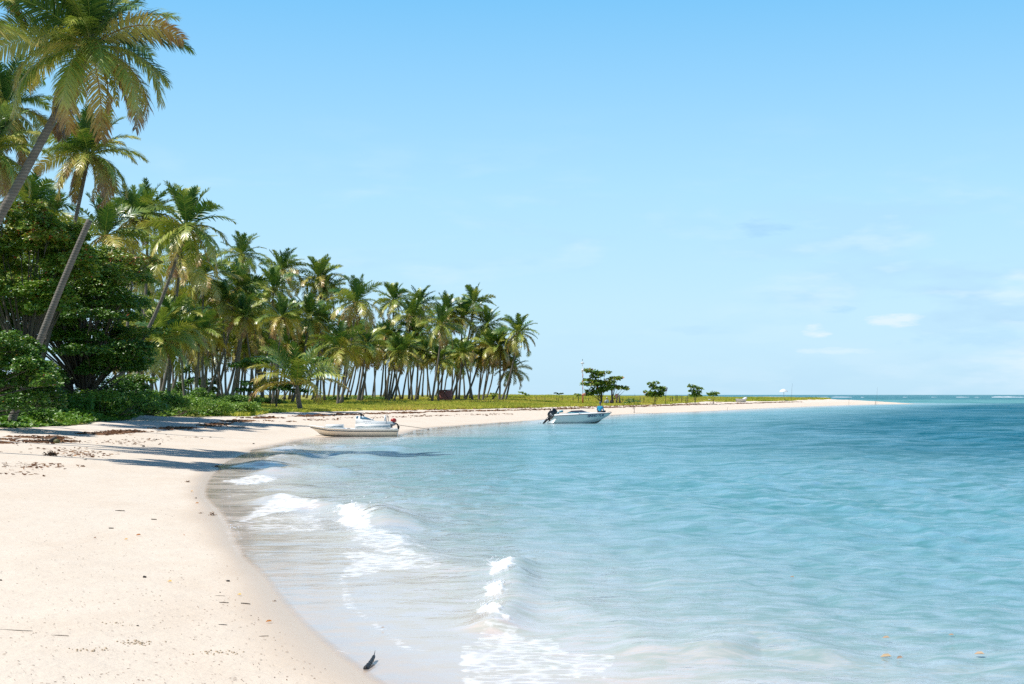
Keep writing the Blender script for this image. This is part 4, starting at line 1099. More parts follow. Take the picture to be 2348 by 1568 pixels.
# --- small motor boat drawn up on the sand, bow to the left (local +x turned round)
def beached_boat():
    Yb = 78.6; s = F / Yb
    cx = (885 - 1280) / s
    # local: +x = bow; placed with bow to the left and nearly broadside; the side facing the viewer is local +y
    root = thing('beached_motorboat', (cx, Yb, -.02), 'cream and white open motorboat with a red outboard lying half on the sand', 'boat', rz=R(180 + 3))
    root.scale = (1, 1, .92)
    st = list(np.linspace(0, 1, 15)); X0, X1 = -2.42, 2.45
    sheer = lambda t: (X0 + (X1 - X0) * t, .74 * (1 - max(0, t - .5) ** 2 * 3.7) + .012, np.interp(t, [0, .5, .78, 1], [.46, .46, .52, .68]))
    knuck = lambda t: (X0 + (X1 - X0 - .08) * t, .73 * (1 - max(0, t - .5) ** 2 * 3.75) + .01, np.interp(t, [0, .5, .78, 1], [.34, .34, .38, .56]))
    chine = lambda t: (X0 + .02 + (X1 - X0 - .45) * t, .60 * (1 - max(0, t - .45) ** 2 * 3.0) + .01, np.interp(t, [0, .5, .85, 1], [.04, .06, .15, .30]))
    keel = lambda t: (X0 + .02 + (X1 - X0 - .62) * t, .0, np.interp(t, [0, .6, .9, 1], [-.07, -.04, .03, .14]))
    mb = MB(); loft(mb, hull_secs(st, [keel, chine, knuck]), closed_end='start'); mb.obj('hull', M['cream'], root, smooth=False)
    mb = MB(); S = hull_secs(st, [lambda t: (knuck(t)[0], knuck(t)[1] + .004, knuck(t)[2]), lambda t: (sheer(t)[0], sheer(t)[1] + .004, sheer(t)[2])])
    S = np.array(S); loft(mb, S[:, :2]); loft(mb, S[:, 1:]) if False else None
    mb = MB()
    loft(mb, [[(sheer(t)[0], sheer(t)[1], sheer(t)[2]), (knuck(t)[0], knuck(t)[1], knuck(t)[2] + .001)] for t in st])
    loft(mb, [[(knuck(t)[0], -knuck(t)[1], knuck(t)[2] + .001), (sheer(t)[0], -sheer(t)[1], sheer(t)[2])] for t in st])
    mb.box((X0 - .0, 0, .40), (.03, 1.46, .12))
    mb.obj('topside', M['cream'], root)
    mb = MB()
    for sy in (-1, 1): mb.tube([(knuck(t)[0] + .01, sy * (knuck(t)[1] + .008), knuck(t)[2]) for t in np.linspace(0, 1, 24)], .026, 6)
    mb.tube([(X0 - .01, -.72, .34), (X0 - .01, .72, .34)], .024, 6)
    mb.obj('hull_stripe', M['greyline'], root, smooth=True)
    mb = MB()
    for sy in (-1, 1): mb.tube([(sheer(t)[0] + .01, sy * (sheer(t)[1] + .004), sheer(t)[2] + .01) for t in np.linspace(0, 1, 24)], .030, 6)
    mb.obj('gunwale', M['white'], root, smooth=True)
    # deck, foredeck and well
    mb = MB()
    loft(mb, [[(sheer(t)[0], sheer(t)[1], sheer(t)[2]), (sheer(t)[0], sheer(t)[1] * .72, sheer(t)[2] + .02), (sheer(t)[0], 0, sheer(t)[2] + np.interp(t, [0, .7, 1], [.02, .06, .02])), (sheer(t)[0], -sheer(t)[1] * .72, sheer(t)[2] + .02), (sheer(t)[0], -sheer(t)[1], sheer(t)[2])] for t in st])
    mb.obj('deck', M['white'], root)
    mb = MB(); mb.box((1.05, 0, .60), (.96, 1.06, .28), taper=.97); mb.obj('bow_seat', M['white'], root)
    mb = MB(); mb.box((1.05, .545, .66), (.92, .012, .022)); mb.box((1.05, .547, .60), (.92, .012, .022)); mb.obj('seat_stripe', M['paleblue'], root)
    mb = MB(); mb.box((-1.05, 0, .62), (1.96, 1.10, .30), taper=.97); mb.obj('stern_seat', M['white'], root)
    mb = MB(); mb.box((-1.05, .562, .66), (1.90, .012, .02)); mb.box((-1.05, .565, .59), (1.90, .012, .022)); mb.obj('seat_stripe', M['paleblue'], root)
    # console shaped like a jet scooter
    mb = MB()
    prof = [(-.10, .76), (-.10, 1.18), (-.25, 1.24), (-.45, 1.20), (-1.05, 1.03), (-1.15, .95), (-2.10, .92), (-2.18, .76)]
    n = len(prof); V = [(x, .30, z) for x, z in prof] + [(x, -.30, z) for x, z in prof]
    mb.add(V, poly=[list(range(n))[::-1], list(range(n, 2 * n))] + [[i, (i + 1) % n, n + (i + 1) % n, n + i] for i in range(n)])
    con = mb.obj('console', M['white'], root)
    mb = MB(); V = [(-.34, .31, 1.24), (-.36, .31, 1.07), (-1.10, .31, .99), (-.55, .31, 1.22)]
    V2 = [(x, -.31, z) for x, _, z in V]; mb.add(V + V2, poly=[[0, 1, 2, 3], [7, 6, 5, 4], [0, 3, 7, 4], [3, 2, 6, 7], [0, 4, 5, 1], [1, 5, 6, 2]])
    mb.box((-.19, 0, 1.17), (.12, .62, .15)); mb.obj('console_top', M['bluetop'], con)
    mb = MB(); mb.tube([(-.42, 0, 1.22), (-.36, 0, 1.36)], .04, 6); mb.tube([(-.30, .35, 1.42), (-.38, .15, 1.37), (-.38, -.15, 1.37), (-.30, -.35, 1.42)], .026, 6); mb.box((-.45, 0, 1.33), (.24, .14, .07), rot=Quaternion((0, 1, 0), R(-35))); mb.obj('handlebar', M['rubber'], con)
    mb = MB(); mb.tube([(-1.02, .1, 1.03), (-1.12, .1, 1.15)], .018, 5); mb.obj('lever', M['rubber'], con)
    mb = MB(); mb.box((-1.72, 0, 1.10), (.10, .5, .34)); mb.obj('backrest', M['white'], root)
    text_mesh('lettering', 'Isabela', .17, M['script'], con, (-.72, .305, .93), (R(90), 0, R(180)), shear=.45, bold=.0)
    # stern ladder frame
    mb = MB(); mb.tube([(-1.78, .3, .76), (-1.86, .3, 1.28), (-1.66, .3, 1.32)], .014, 5); mb.tube([(-1.9, .25, .78), (-1.92, .25, 1.2), (-1.84, .25, 1.28)], .014, 5); mb.obj('rod_holder', M['silver'], root)
    # outboard
    ob = bpy.data.objects.new('outboard_motor', None); link(ob, root); ob.location = (-2.18, 0, .86)
    mb = MB(); S = []
    for z, r_ in [(.02, .12), (.05, .15), (.14, .155), (.21, .13), (.25, .07)]:
        S.append([(r_ * 1.05 * math.cos(a), r_ * .8 * math.sin(a), z) for a in np.linspace(0, 2 * math.pi, 15)])
    loft(mb, S); mb.add(S[-1][:-1], poly=[list(range(13, -1, -1))]); mb.obj('cowling', M['red'], ob, smooth=True)
    mb = MB(); mb.ball((.05, 0, -.08), (.17, .13, .13), 10, 6); mb.tube([(.14, 0, -.08), (.1, 0, -.32)], [.07, .05], 8); mb.obj('engine_block', M['silver'], ob, smooth=True)
    mb = MB(); mb.tube([(-.1, 0, -.02), (-.22, 0, -.12), (-.27, 0, -.3), (-.26, 0, -.42)], [.03, .035, .05, .05], 8); mb.ball((-.27, 0, -.27), (.07, .05, .08), 8, 5); mb.obj('drive_leg', M['rubber'], ob, smooth=True)
    for nm, x in (('cleat', 1.55), ('cleat', .25), ('cleat', -1.9)):
        mb = MB(); mb.box((x, sheer((x - X0) / (X1 - X0))[1] * .92, sheer((x - X0) / (X1 - X0))[2] + .05), (.18, .04, .03)); mb.obj(nm, M['rubber'], root)
    return root, cx, Yb
bb, BX, BY = beached_boat()
# long thin drive shaft / mooring pole running aft from the red outboard
a = P3(990, 1062, BY + .1); b = P3(1052, 1070, BY + .2); c = P3(1071, 1073, BY + .2)
t = thing('long_tail_pole', a, 'thin dark pole sticking out behind the beached motorboat towards the water', 'pole')
mb = MB(); o_ = np.array(a); mb.tube([np.array(P3(985, 1061, BY + .1)) - o_, np.array(b) - o_, np.array(c) - o_], [.014, .014, .01], 6); mb.obj('shaft', M['rope'], t)
mb = MB(); e_ = np.array(c) - o_
for k in range(3): mb.tube([e_, e_ + np.array((.07 * math.cos(k * 2.1), 0, .1 * math.sin(k * 2.1)))], [.014, .008], 4)
mb.obj('tip_blade', M['rubber'], t)

# ------------------------------------------------------------------ people
def skin_body(joints, edges, mat, name, parent, sub=2):
    me = bpy.data.meshes.new(name); me.from_pydata([j[:3] for j in joints], edges, []); 
    o = bpy.data.objects.new(name + '_src', me); COL.objects.link(o)
    sk = o.modifiers.new('s', 'SKIN'); ss = o.modifiers.new('b', 'SUBSURF'); ss.levels = sub; ss.render_levels = sub
    for v, j in zip(me.skin_vertices[0].data, joints):
        v.radius = (j[3], j[4] if len(j) > 4 else j[3])
    me.skin_vertices[0].data[0].use_root = True
    dg = bpy.context.evaluated_depsgraph_get()
    m2 = bpy.data.meshes.new_from_object(o.evaluated_get(dg))
    bpy.data.objects.remove(o); m2.name = name; m2.materials.clear(); m2.materials.append(mat)
    for p in m2.polygons: p.use_smooth = True
    return link(bpy.data.objects.new(name, m2), parent)

def sitting_person(loc, rz, label, shirt, bottoms, hat, knees='folded', scale=1.0):
    """sits with the hips at the origin; faces +y; legs bent in front"""
    t = thing('person', loc, label, 'person', rz=rz); t.scale = (scale,) * 3
    J = [(0, 0, .10, .13, .11), (0, .02, .28, .13, .10), (0, .03, .45, .15, .10), (0, .03, .56, .07, .06), (0, .05, .62, .05, .05), (0, .07, .70, .07, .08), (0, .07, .79, .075, .09), (0, .07, .86, .05, .06)]
    E = [(0, 1), (1, 2), (2, 3), (3, 4), (4, 5), (5, 6), (6, 7)]
    for sx in (-1, 1):
        b = len(J)
        J += [(sx * .19, .03, .50, .055), (sx * .27, .06, .26, .045), (sx * .22, .27, .16, .035), (sx * .19, .34, .17, .03, .02)]
        E += [(2, b), (b, b + 1), (b + 1, b + 2), (b + 2, b + 3)]
        b = len(J)
        if knees == 'folded':
            J += [(sx * .12, .05, .08, .09), (sx * .30, .40, .14, .065), (sx * .05, .52, .05, .05), (sx * -.03, .56, .03, .035)]
        else:
            J += [(sx * .11, .05, .08, .09), (sx * .13, .42, .42, .06), (sx * .13, .50, .04, .045), (sx * .13, .63, .02, .035)]
        E += [(0, b), (b, b + 1), (b + 1, b + 2), (b + 2, b + 3)]
    body = skin_body(J, E, M['skin'], 'body', t)
    # fingers, ears and nose joined to the head and hands as one mesh
    mb = MB()
    for sx in (-1, 1):
        for k in range(4):
            x = sx * (.17 + .018 * k); ln = (.055, .07, .065, .045)[k]
            mb.tube([(x, .34, .172), (x, .34 + ln * .6, .168), (x, .34 + ln * .9, .15)], [.010, .009, .006], 6)
        mb.tube([(sx * .165, .32, .175), (sx * .14, .35, .17), (sx * .135, .37, .16)], [.011, .010, .007], 6)
        mb.ball((sx * .078, .07, .78), (.012, .02, .03), 6, 4)
        mb.ball((sx * .03, .148, .795), (.010, .006, .006), 6, 4)
    mb.tube([(0, .145, .80), (0, .17, .765), (0, .15, .755)], [.008, .013, .006], 6); mb.tube([(-.02, .145, .735), (.02, .145, .735)], .006, 5)
    extra = mb.mesh('x', M['skin'], True)
    bm = __import__('bmesh').new(); bm.from_mesh(body.data); bm.from_mesh(extra); bm.to_mesh(body.data); bm.free()
    for p in body.data.polygons: p.use_smooth = True
    SJ = [(0, 0, .08, .145, .125), (0, .02, .28, .145, .115), (0, .03, .45, .165, .115), (0, .035, .56, .075, .07)]; SE = [(0, 1), (1, 2), (2, 3)]
    for sx in (-1, 1):
        b = len(SJ); SJ += [(sx * .19, .03, .50, .072), (sx * .27, .06, .26, .06), (sx * .24, .20, .19, .048)]; SE += [(2, b), (b, b + 1), (b + 1, b + 2)]
    skin_body(SJ, SE, shirt, 'shirt', t)
    PJ = [(0, 0, .06, .155, .14)]; PE = []
    for sx in (-1, 1):
        b = len(PJ)
        if knees == 'folded': PJ += [(sx * .12, .05, .08, .105), (sx * .30, .39, .14, .085), (sx * .15, .47, .10, .07)]
        else: PJ += [(sx * .11, .05, .08, .105), (sx * .13, .41, .41, .08), (sx * .13, .48, .15, .06)]
        PE += [(0, b), (b, b + 1), (b + 1, b + 2)]
    skin_body(PJ, PE, bottoms, 'shorts', t)
    mb = MB(); S = []
    for z, r_ in [(.79, .093), (.83, .097), (.88, .088), (.915, .055), (.925, .01)]:
        S.append([(r_ * .95 * math.cos(a), .065 + r_ * 1.08 * math.sin(a), z) for a in np.linspace(0, 2 * math.pi, 15)])
    loft(mb, S); mb.add([(-.07, .13, .80), (.07, .13, .80), (.05, .22, .79), (-.05, .22, .79)], Q=[(0, 1, 2, 3)])
    mb.obj('cap', hat, t, smooth=True)
    return t
pt = P3(1500, 1031, YB)
sitting_person((pt.x, YB + .1, .84), R(-28), 'person in a bright blue shirt and grey cap sitting on the bow of the speedboat', M['blueshirt'], M['shorts'], M['cap'])
x = (1518 - 1280) / F * 226; sitting_person((x, 226, ground_at(x, 226) + .12), R(30), 'person with a white top and pale cap seated in the shade of the lone tree', M['whiteshirt'], M['greycloth'], M['whiteshirt'], 'up', 1.25)
x = (1530 - 1280) / F * 228; sitting_person((x, 228, ground_at(x, 228) + .12), R(160), 'person in dark clothes seated at the trunk of the lone tree', M['shorts'], M['shorts'], M['shorts'], 'up', 1.15)
mbx = (1546 - 1280) / F * 230; z0 = ground_at(mbx, 230)
t = thing('grey_trunk', (mbx, 230, z0 - .1), 'pair of leaning grey stems with pink cloth hung on them right of the seated people', 'tree trunk')
mb = MB(); mb.tube([(.35, 0, 0), (.2, 0, .7), (.1, 0, 1.7)], [.26, .16, .09], 8); mb.tube([(-.35, 0, 0), (-.28, 0, .8), (-.1, 0, 1.75)], [.2, .12, .07], 8); mb.tube([(.12, 0, 1.6), (.0, 0, 1.85), (-.5, 0, 1.75)], [.07, .06, .04], 6); mb.obj('stems', M['wood'], t, smooth=True)
mb = MB(); S = [[(-.55 + .1 * k, -.06 + .03 * math.sin(k * 2), 1.8 - .05 * math.sin(k)) for k in range(5)], [(-.5 + .08 * k, -.10 + .05 * math.sin(k * 2.2), 1.2 + .1 * math.sin(k * 1.7)) for k in range(5)]]; loft(mb, S); mb.obj('hung_cloth', M['hutpink'], t)

# ------------------------------------------------------------------ things on the dune
# measuring mast
Ym = 222; x = (1457 - 1280) / F * Ym; z0 = ground_at(x, Ym); k = Ym / F
t = thing('mast', (x, Ym, z0), 'thin red and white mast with white instruments standing left of the lone tree', 'mast')
top = P3(1455, 900, Ym).z - z0
def zz(py_): return P3(0, py_, Ym).z - z0
mb = MB(); mb.tube([(0, 0, zz(984)), (-.05, 0, zz(903))], [.055, .035], 6); mb.obj('pole', M['mastwhite'], t, smooth=True)
mb = MB()
for a_, b_ in ((974, 966), (958, 951), (944, 934)): mb.tube([(0, 0, zz(a_)), (0, 0, zz(b_))], .062, 6)
mb.obj('red_band', M['orange'], t, smooth=True)
mb = MB(); mb.tube([(0, 0, 0), (0, 0, zz(984))], [.12, .10], 8); mb.obj('base', M['orange'], t, smooth=True)
mb = MB(); mb.box((-.05, 0, zz(907.5)), (.52, .2, .16)); mb.tube([(-.05, 0, zz(910)), (-.05, 0, zz(908))], .12, 8); mb.obj('crossbar', M['mastwhite'], t)
mb = MB(); mb.ball((-.03, 0, zz(926)), (.2, .2, .22), 10, 6); mb.ball((-.1, 0, zz(929.5)), (.14, .14, .14), 8, 5); mb.obj('instrument_dome', M['mastwhite'], t, smooth=True)
mb = MB(); mb.tube([(-.05, 0, zz(905)), (-.05, 0, zz(901))], .02, 6); mb.box((-.05, 0, zz(899.5)), (.08, .08, .2)); mb.obj('tip_lamp', M['rubber'], t)
mb = MB(); mb.ball((.28, -.1, zz(986)), (.22, .12, .26), 8, 5); mb.box((-.18, -.05, zz(988)), (.22, .1, .1)); mb.obj('control_box', M['hutpink'], t)

# red hut
Yh = 226; k = Yh / F; x = (1113 - 1280) * k; z0 = ground_at(x, Yh) - .1
t = thing('hut', (x, Yh, z0), 'small dark red hut with a flat roof among the grove trunks', 'hut', rz=R(-8))
mb = MB(); mb.box((0, 0, .95), (2.05, 1.8, 1.9)); mb.obj('wall', M['hutred'], t)
mb = MB(); mb.box((-.93, -.905, .95), (.2, .03, 1.9)); mb.obj('corner_panel', M['hutpink'], t)
mb = MB(); mb.box((0, -.05, 1.955), (2.2, 2.05, .1), rot=Quaternion((0, 1, 0), R(-2))); mb.obj('roof', M['roofdark'], t)
mb = MB(); mb.box((.35, -.93, 1.1), (1.3, .03, .05), rot=Quaternion((0, 1, 0), R(55))); mb.obj('brace', M['roofdark'], t)
mb = MB(); mb.ball((.08, -.98, 1.72), .09, 8, 5); mb.obj('lamp', M['mastwhite'], t)
mb = MB(); mb.box((-.15, -.93, .28), (.2, .06, .56)); mb.obj('side_post', M['roofdark'], t)
x2 = (1084 - 1280) * k; z0 = ground_at(x2, Yh - 1)
t = thing('bench', (x2, Yh - 1, z0), 'dark wooden rail bench beside the left side of the red hut', 'bench')
for dx in (-.75, .05, .8):
    mb = MB(); mb.box((dx, 0, .28), (.07, .07, .66)); mb.obj('leg', M['benchteal'], t)
mb = MB(); mb.box((0, 0, .58), (1.75, .3, .05)); mb.obj('seat', M['benchteal'], t)
mb = MB(); mb.box((0, 0, .28), (1.6, .04, .05)); mb.obj('crossbar', M['benchteal'], t)

# fence
def fence(pxs, Y0, label, hgt=1.0, wires=True):
    pts = []
    for px in pxs:
        x = (px - 1280) / F * Y0; pts.append((x, Y0, ground_at(x, Y0)))
    o = pts[0]; t = thing('wire_fence', o, label, 'fence')
    rs_ = random.Random(int(pxs[0]))
    tops = []
    for p in pts:
        h_ = hgt * rs_.uniform(.8, 1.2); l = rs_.uniform(-.05, .05)
        mb = MB(); mb.tube([(p[0] - o[0], 0, p[2] - o[2] - .2), (p[0] - o[0] + l, 0, p[2] - o[2] + h_)], .055, 6); mb.obj('post', M['post'], t)
        tops.append((p[0] - o[0] + l, -.05, p[2] - o[2] + h_ * .85))
    if wires:
        for f in (.0, .3, .6):
            mb = MB(); mb.tube([(a, b, c - f) for a, b, c in tops], .010, 4, cap=False); mb.obj('wire', M['wire'], t)
fence([1340, 1363, 1391, 1405, 1433, 1446, 1472], 250, 'low wire fence on the grass left of the lone tree', .8)
fence([1556, 1571, 1600, 1610], 250, 'short row of fence posts between the lone tree and the small one', .95)
fence([1676, 1681, 1690, 1693, 1704.5, 1715, 1719], 262, 'wire fence between the tilted sign and the round tree', 1.35)

def pole(name, px, pyb, pyt, label, cat, mat, r=.03, lean=0.0):
    b = G(px, pyb); k = b.y / F
    t = thing(name, b, label, cat)
    h_ = (pyb - pyt) * k
    return t, h_, k
# tilted sign
b = Vector(((1663 - 1280) / F * 238, 238, 0)); b.z = ground_at(b.x, b.y)
t = thing('sign_post', b, 'tilted dark sign board on a thin post right of the small almond tree', 'sign')
ht = (P3(0, 975, 238).z - b.z)
mb = MB(); mb.tube([(0, 0, -.2), (.16, 0, ht + .1)], .04, 6); mb.obj('post', M['post'], t)
mb = MB(); mb.box((.22, -.06, ht + .12), (.26, .03, .62), rot=Quaternion((0, 1, 0), R(14))); mb.obj('board', M['sign'], t)
mb = MB(); mb.box((.24, -.082, ht + .16), (.14, .01, .18), rot=Quaternion((0, 1, 0), R(14))); mb.obj('board_mark', M['paleblue'], t)
# umbrella
Yu = 330; x = (1959 - 1280) / F * Yu; z0 = ground_at(x, Yu)
t = thing('beach_umbrella', (x, Yu, z0), 'white beach umbrella standing on the grassy point', 'umbrella')
zt = P3(0, 972, Yu).z - z0; zl = P3(0, 979.5, Yu).z - z0
mb = MB(); mb.tube([(.15, 0, -.3), (0, 0, zt)], .04, 6); mb.obj('pole', M['silver'], t)
mb = MB(); S = []
for f, r_ in [(0, 1.0), (.3, .92), (.6, .68), (.85, .38), (1, .02)]:
    S.append([(r_ * .98 * math.cos(a) * (1 - .06 * abs(math.sin(a * 4))), r_ * .98 * math.sin(a) * (1 - .06 * abs(math.sin(a * 4))), zl + (zt - zl) * f) for a in np.linspace(0, 2 * math.pi, 33)])
loft(mb, S); mb.obj('canopy', M['white'], t, smooth=True)
# dinghy on the far beach
p = G(1852, 1006); x = p.x; Yd = p.y; z0 = ground_at(x, Yd); k = Yd / F
t = thing('dinghy', (x, Yd, z0 + .05), 'small white dinghy pulled up at the edge of the grass on the far point', 'boat', rz=R(10))
L_ = 26 * k; st = np.linspace(0, 1, 9)
def ds(t_): return (-L_ / 2 + L_ * t_, .55 * math.sin(.35 + 2.3 * t_) ** .8, .52 + .10 * (1 - t_) + .06 * t_)
mb = MB(); loft(mb, [[(ds(a)[0], ds(a)[1], ds(a)[2]), (ds(a)[0] * .96, ds(a)[1] * .8, .12), (ds(a)[0] * .9, 0, .0), (ds(a)[0] * .96, -ds(a)[1] * .8, .12), (ds(a)[0], -ds(a)[1], ds(a)[2])] for a in st]); mb.obj('hull', M['concrete'], t)
mb = MB()
for sy in (-1, 1): mb.tube([(ds(a)[0], sy * ds(a)[1], ds(a)[2] + .01) for a in st], .035, 5)
mb.obj('gunwale', M['white'], t)
mb = MB(); mb.box((L_ * .40, 0, .74), (L_ * .34, .9, .34), rot=Quaternion((0, 1, 0), R(-25)), taper=.9); mb.obj('raised_stern_cover', M['white'], t)
mb = MB(); mb.box((-.1, 0, .45), (L_ * .55, .8, .05)); mb.obj('thwart', M['paleblue'], t)
# fishing rods and marker stakes
for px, Yp, pt_, pb_, lab, r_ in [(1979, 320, 958, 988, 'thin tall rod standing right of the white umbrella', .022), (2192, 335, 968, 990, 'very thin rod in the water off the sandy tip', .018), (2188, 335, 1001, 1008, 'short dark stake in the water off the sandy tip', .05), (2122, 318, 990, 1008, 'thin brown stake on the sandy tip', .022), (1818, 214, 1016, 1028, 'thin stake at the water edge of the far beach', .018), (1584, 196, 984, 1002, 'thin stake in the grass right of the lone tree', .02)]:
    x = (px - 1280) / F * Yp; z0 = max(ground_at(x, Yp), -.3); zt = P3(0, pt_, Yp).z - z0
    t = thing('stake', (x, Yp, z0), lab, 'stake'); mb = MB(); mb.tube([(0, 0, -.2), (.05, 0, zt * .6), (.16, 0, zt)], [r_, r_, r_ * .6], 5); mb.obj('shaft', M['post'], t)
# pale stone blocks
p = G(1774, 1003); t = bpy.data.objects.new('x', None); bpy.data.objects.remove(t)
mb = MB(); mb.box((0, 0, .2), (.55, .4, .42), taper=.85); o = mb.obj('cooler_box', M['concrete']); o.location = p; tag(o, 'small white box lying at the grass edge left of the dinghy', 'box')

# ------------------------------------------------------------------ litter on the beach
rs = random.Random(31); rng = np.random.default_rng(31)
def litter_line(mb, pts, n, spread, lmin, lmax, wid):
    P = np.array([list(G(*p)) for p in pts])
    seg = np.linalg.norm(np.diff(P[:, :2], axis=0), axis=1); cum = np.concatenate([[0], np.cumsum(seg)])
    tt = rng.random(n) * cum[-1]
    dens = fbm(tt * .45, tt * 0, 3, 3)
    tt = tt[dens > .42]; n = len(tt)
    C = np.stack([np.interp(tt, cum, P[:, k]) for k in range(2)], 1) + rng.normal(0, 1, (n, 2)) * spread
    az = rng.uniform(0, 3.14, n); ln = rng.uniform(lmin, lmax, n)
    z = gz(C[:, 0], C[:, 1])
    D = np.stack([np.cos(az), np.sin(az), rng.normal(0, .12, n)], 1) * ln[:, None]
    B = np.stack([C[:, 0], C[:, 1], z + rng.uniform(.005, .05, n)], 1)
    bend = rng.normal(0, .25, (n, 3)) * ln[:, None] * np.array([1, 1, .3])
    Cc = np.stack([B - D / 2, B + bend, B + D / 2], 1)
    Cc[:, :, 2] = np.maximum(Cc[:, :, 2], z[:, None] + .004)
    W = np.stack([-np.sin(az), np.cos(az), rng.normal(.5, .5, n)], 1) * wid
    mb.ribbon(Cc, np.stack([W, W * 1.2, W * .3], 1), np.clip(rng.normal(.45, .25, n), 0, 1)[:, None].repeat(3, 1))
mb = MB()
W1 = [(620,1046),(720,1044),(840,1038),(1000,1033),(1140,1029),(1280,1026),(1400,1023),(1560,1018),(1700,1013),(1850,1009),(2000,1005)]
litter_line(mb, W1, 5200, .45, .15, .5, .05)
litter_line(mb, [(x, y + 9) for x, y in W1[:6]], 500, .6, .1, .35, .03)
litter_line(mb, [(-30,1100),(60,1094),(120,1096),(210,1088),(330,1080),(420,1072),(520,1066),(620,1052)], 3800, .32, .08, .34, .022)
litter_line(mb, [(-30,1108),(80,1106),(160,1104),(260,1096)], 1500, .3, .06, .3, .02)
litter_line(mb, [(-20,1185),(90,1170),(150,1150),(230,1130)], 500, .45, .05, .2, .014)
litter_line(mb, [(-20,1130),(100,1128),(300,1110),(460,1092)], 350, .6, .05, .18, .013)
litter_line(mb, [(980,1027),(1200,1022),(1400,1020),(1600,1014),(1800,1007)], 900, .5, .15, .4, .05)
tag(mb.obj('beach_wrack', M['wrack']), 'brown dried seaweed and leaf litter lying in lines along the upper beach', 'seaweed litter', kind='stuff')
# tiny specks on the near sand
n = 1500; u = rng.uniform(-100, 900, n); v = 1150 + 600 * rng.random(n)
d_ = (HC - .12) * F / (v - HZ); Xs = (u - 1280) / F * d_; Ys = d_
ok = shore_d(Xs, Ys) > .25; Xs, Ys = Xs[ok], Ys[ok]; n = len(Xs)
az = rng.uniform(0, 6.28, n); B = np.stack([Xs, Ys, gz(Xs, Ys) + .006], 1)
mb = MB(); mb.leaves(B, np.stack([np.cos(az), np.sin(az), rng.normal(0, .1, n)], 1), np.stack([rng.normal(0, .2, n), rng.normal(0, .2, n), np.ones(n)], 1), rng.uniform(.008, .035, n), rng.uniform(.004, .012, n), rng.random(n) * .5)
tag(mb.obj('sand_debris', M['wrack']), 'tiny dark specks of debris sprinkled over the near sand', 'debris', kind='stuff')
# crumbs of sand by the two scuffed footprints
mb = MB()
for cx, cy, n, sx in [(345, 1608, 60, 22), (230, 1625, 30, 25), (540, 1632, 40, 35), (300, 1560, 12, 40)]:
    for _ in range(n):
        p = G(cx + rs.gauss(0, sx), cy + rs.gauss(0, 3.5)); mb.ball((p.x, p.y, p.z), rs.uniform(.003, .013), 5, 4)
M['clod'] = paint('damp_sand_clod', (.60, .46, .31), .95, .3, 20)
tag(mb.obj('sand_crumbs', M['clod'], smooth=True), 'loose damp crumbs of sand by the scuffed footprints in the foreground', 'sand crumbs', kind='stuff')

def stick(px, py, ln_px, az, r, mat, label, cat='stick', name='stick', bend=.08, up=0.0, group=None):
    p = G(px, py); L_ = ln_px * p.y / F
    r *= .6; mb = MB(); s = np.linspace(-.5, .5, 9)
    pts = np.stack([s * L_ * math.cos(az), s * L_ * math.sin(az), r * .8 + up * np.abs(s) * 2 + bend * L_ * (.25 - s ** 2) * .3], 1)
    pts[:, 1] += bend * L_ * np.sin((s + .5) * math.pi)
    mb.tube(pts, r * (1 + .18 * np.sin(s * 23)) * np.linspace(1.1, .7, 9), 7)
    o = mb.obj(name, mat, smooth=True); o.location = p; tag(o, label, cat, group); return o
# the wet black stick near the lower middle
p = G(911, 1677); q_ = G(918, 1636)
t = thing('driftwood_stick', p, 'wet black curved stick standing in the thin water at the bottom of the photo', 'driftwood')
dx = q_.x - p.x
mb = MB(); s = np.linspace(0, 1, 12); hgt = 44 * p.y / F
pts = np.stack([.005 + .035 * s + .010 * np.sin(s * 3.1), .02 + .40 * s, .012 + (hgt - .085) * s * .55], 1)
mb.tube(pts, np.interp(s, [0, .15, .5, .9, 1], [.019, .020, .018, .015, .010]) * (1 + .12 * np.sin(s * 31)), 8); mb.obj('shaft', M['char'], t, smooth=True)
mb = MB(); e = pts[-1]; mb.tube([e, e + np.array((.006, .03, .04))], [.004, .0015], 5); mb.obj('twig', M['char'], t)
# driftwood with raised ends and coconut
p = G(122, 1105); t = thing('driftwood_branch', p, 'dark curved driftwood with both ends raised lying among the wrack on the left beach', 'driftwood')
k = p.y / F
mb = MB(); mb.tube([(-18 * k, 0, 13 * k), (-14 * k, 0, 4 * k), (-6 * k, 0, 1.5 * k), (2 * k, 0, 1.5 * k)], [.02, .045, .06, .05], 7); mb.obj('branch', M['drift'], t, smooth=True)
mb = MB(); mb.tube([(0, 0, 1.5 * k), (8 * k, 0, 6 * k), (19 * k, .05, 13 * k)], [.06, .075, .045], 7); mb.obj('branch', M['wood'], t, smooth=True)
for dx in (-8, -4, -2):
    mb = MB(); mb.tube([(dx * k, -.02, 2 * k), (dx * k + .01, -.02, 10 * k)], [.012, .008], 5); mb.obj('twig', M['drift'], t)
p = G(142, 1108); mb = MB(); mb.ball((0, 0, .07), (.13, .1, .09), 12, 8); o = mb.obj('coconut', M['coconut'], smooth=True); o.location = p; tag(o, 'old brown coconut lying at the right end of the curved driftwood', 'coconut')
stick(590, 1069, 50, R(-14), .06, M['drift'], 'long grey driftwood log on the upper beach below the shrubs', 'log', 'driftwood_log', .03)
stick(678, 1032, 40, R(-8), .08, M['drift'], 'dark log at the grass edge beneath the young palm', 'log', 'driftwood_log', .03)
stick(300, 1278, 24, R(-4), .016, M['drift'], 'upper one of the two thin twigs in the middle of the near sand')
stick(385, 1300, 14, R(-10), .016, M['drift'], 'short twig right of the longer one in the middle of the near sand')
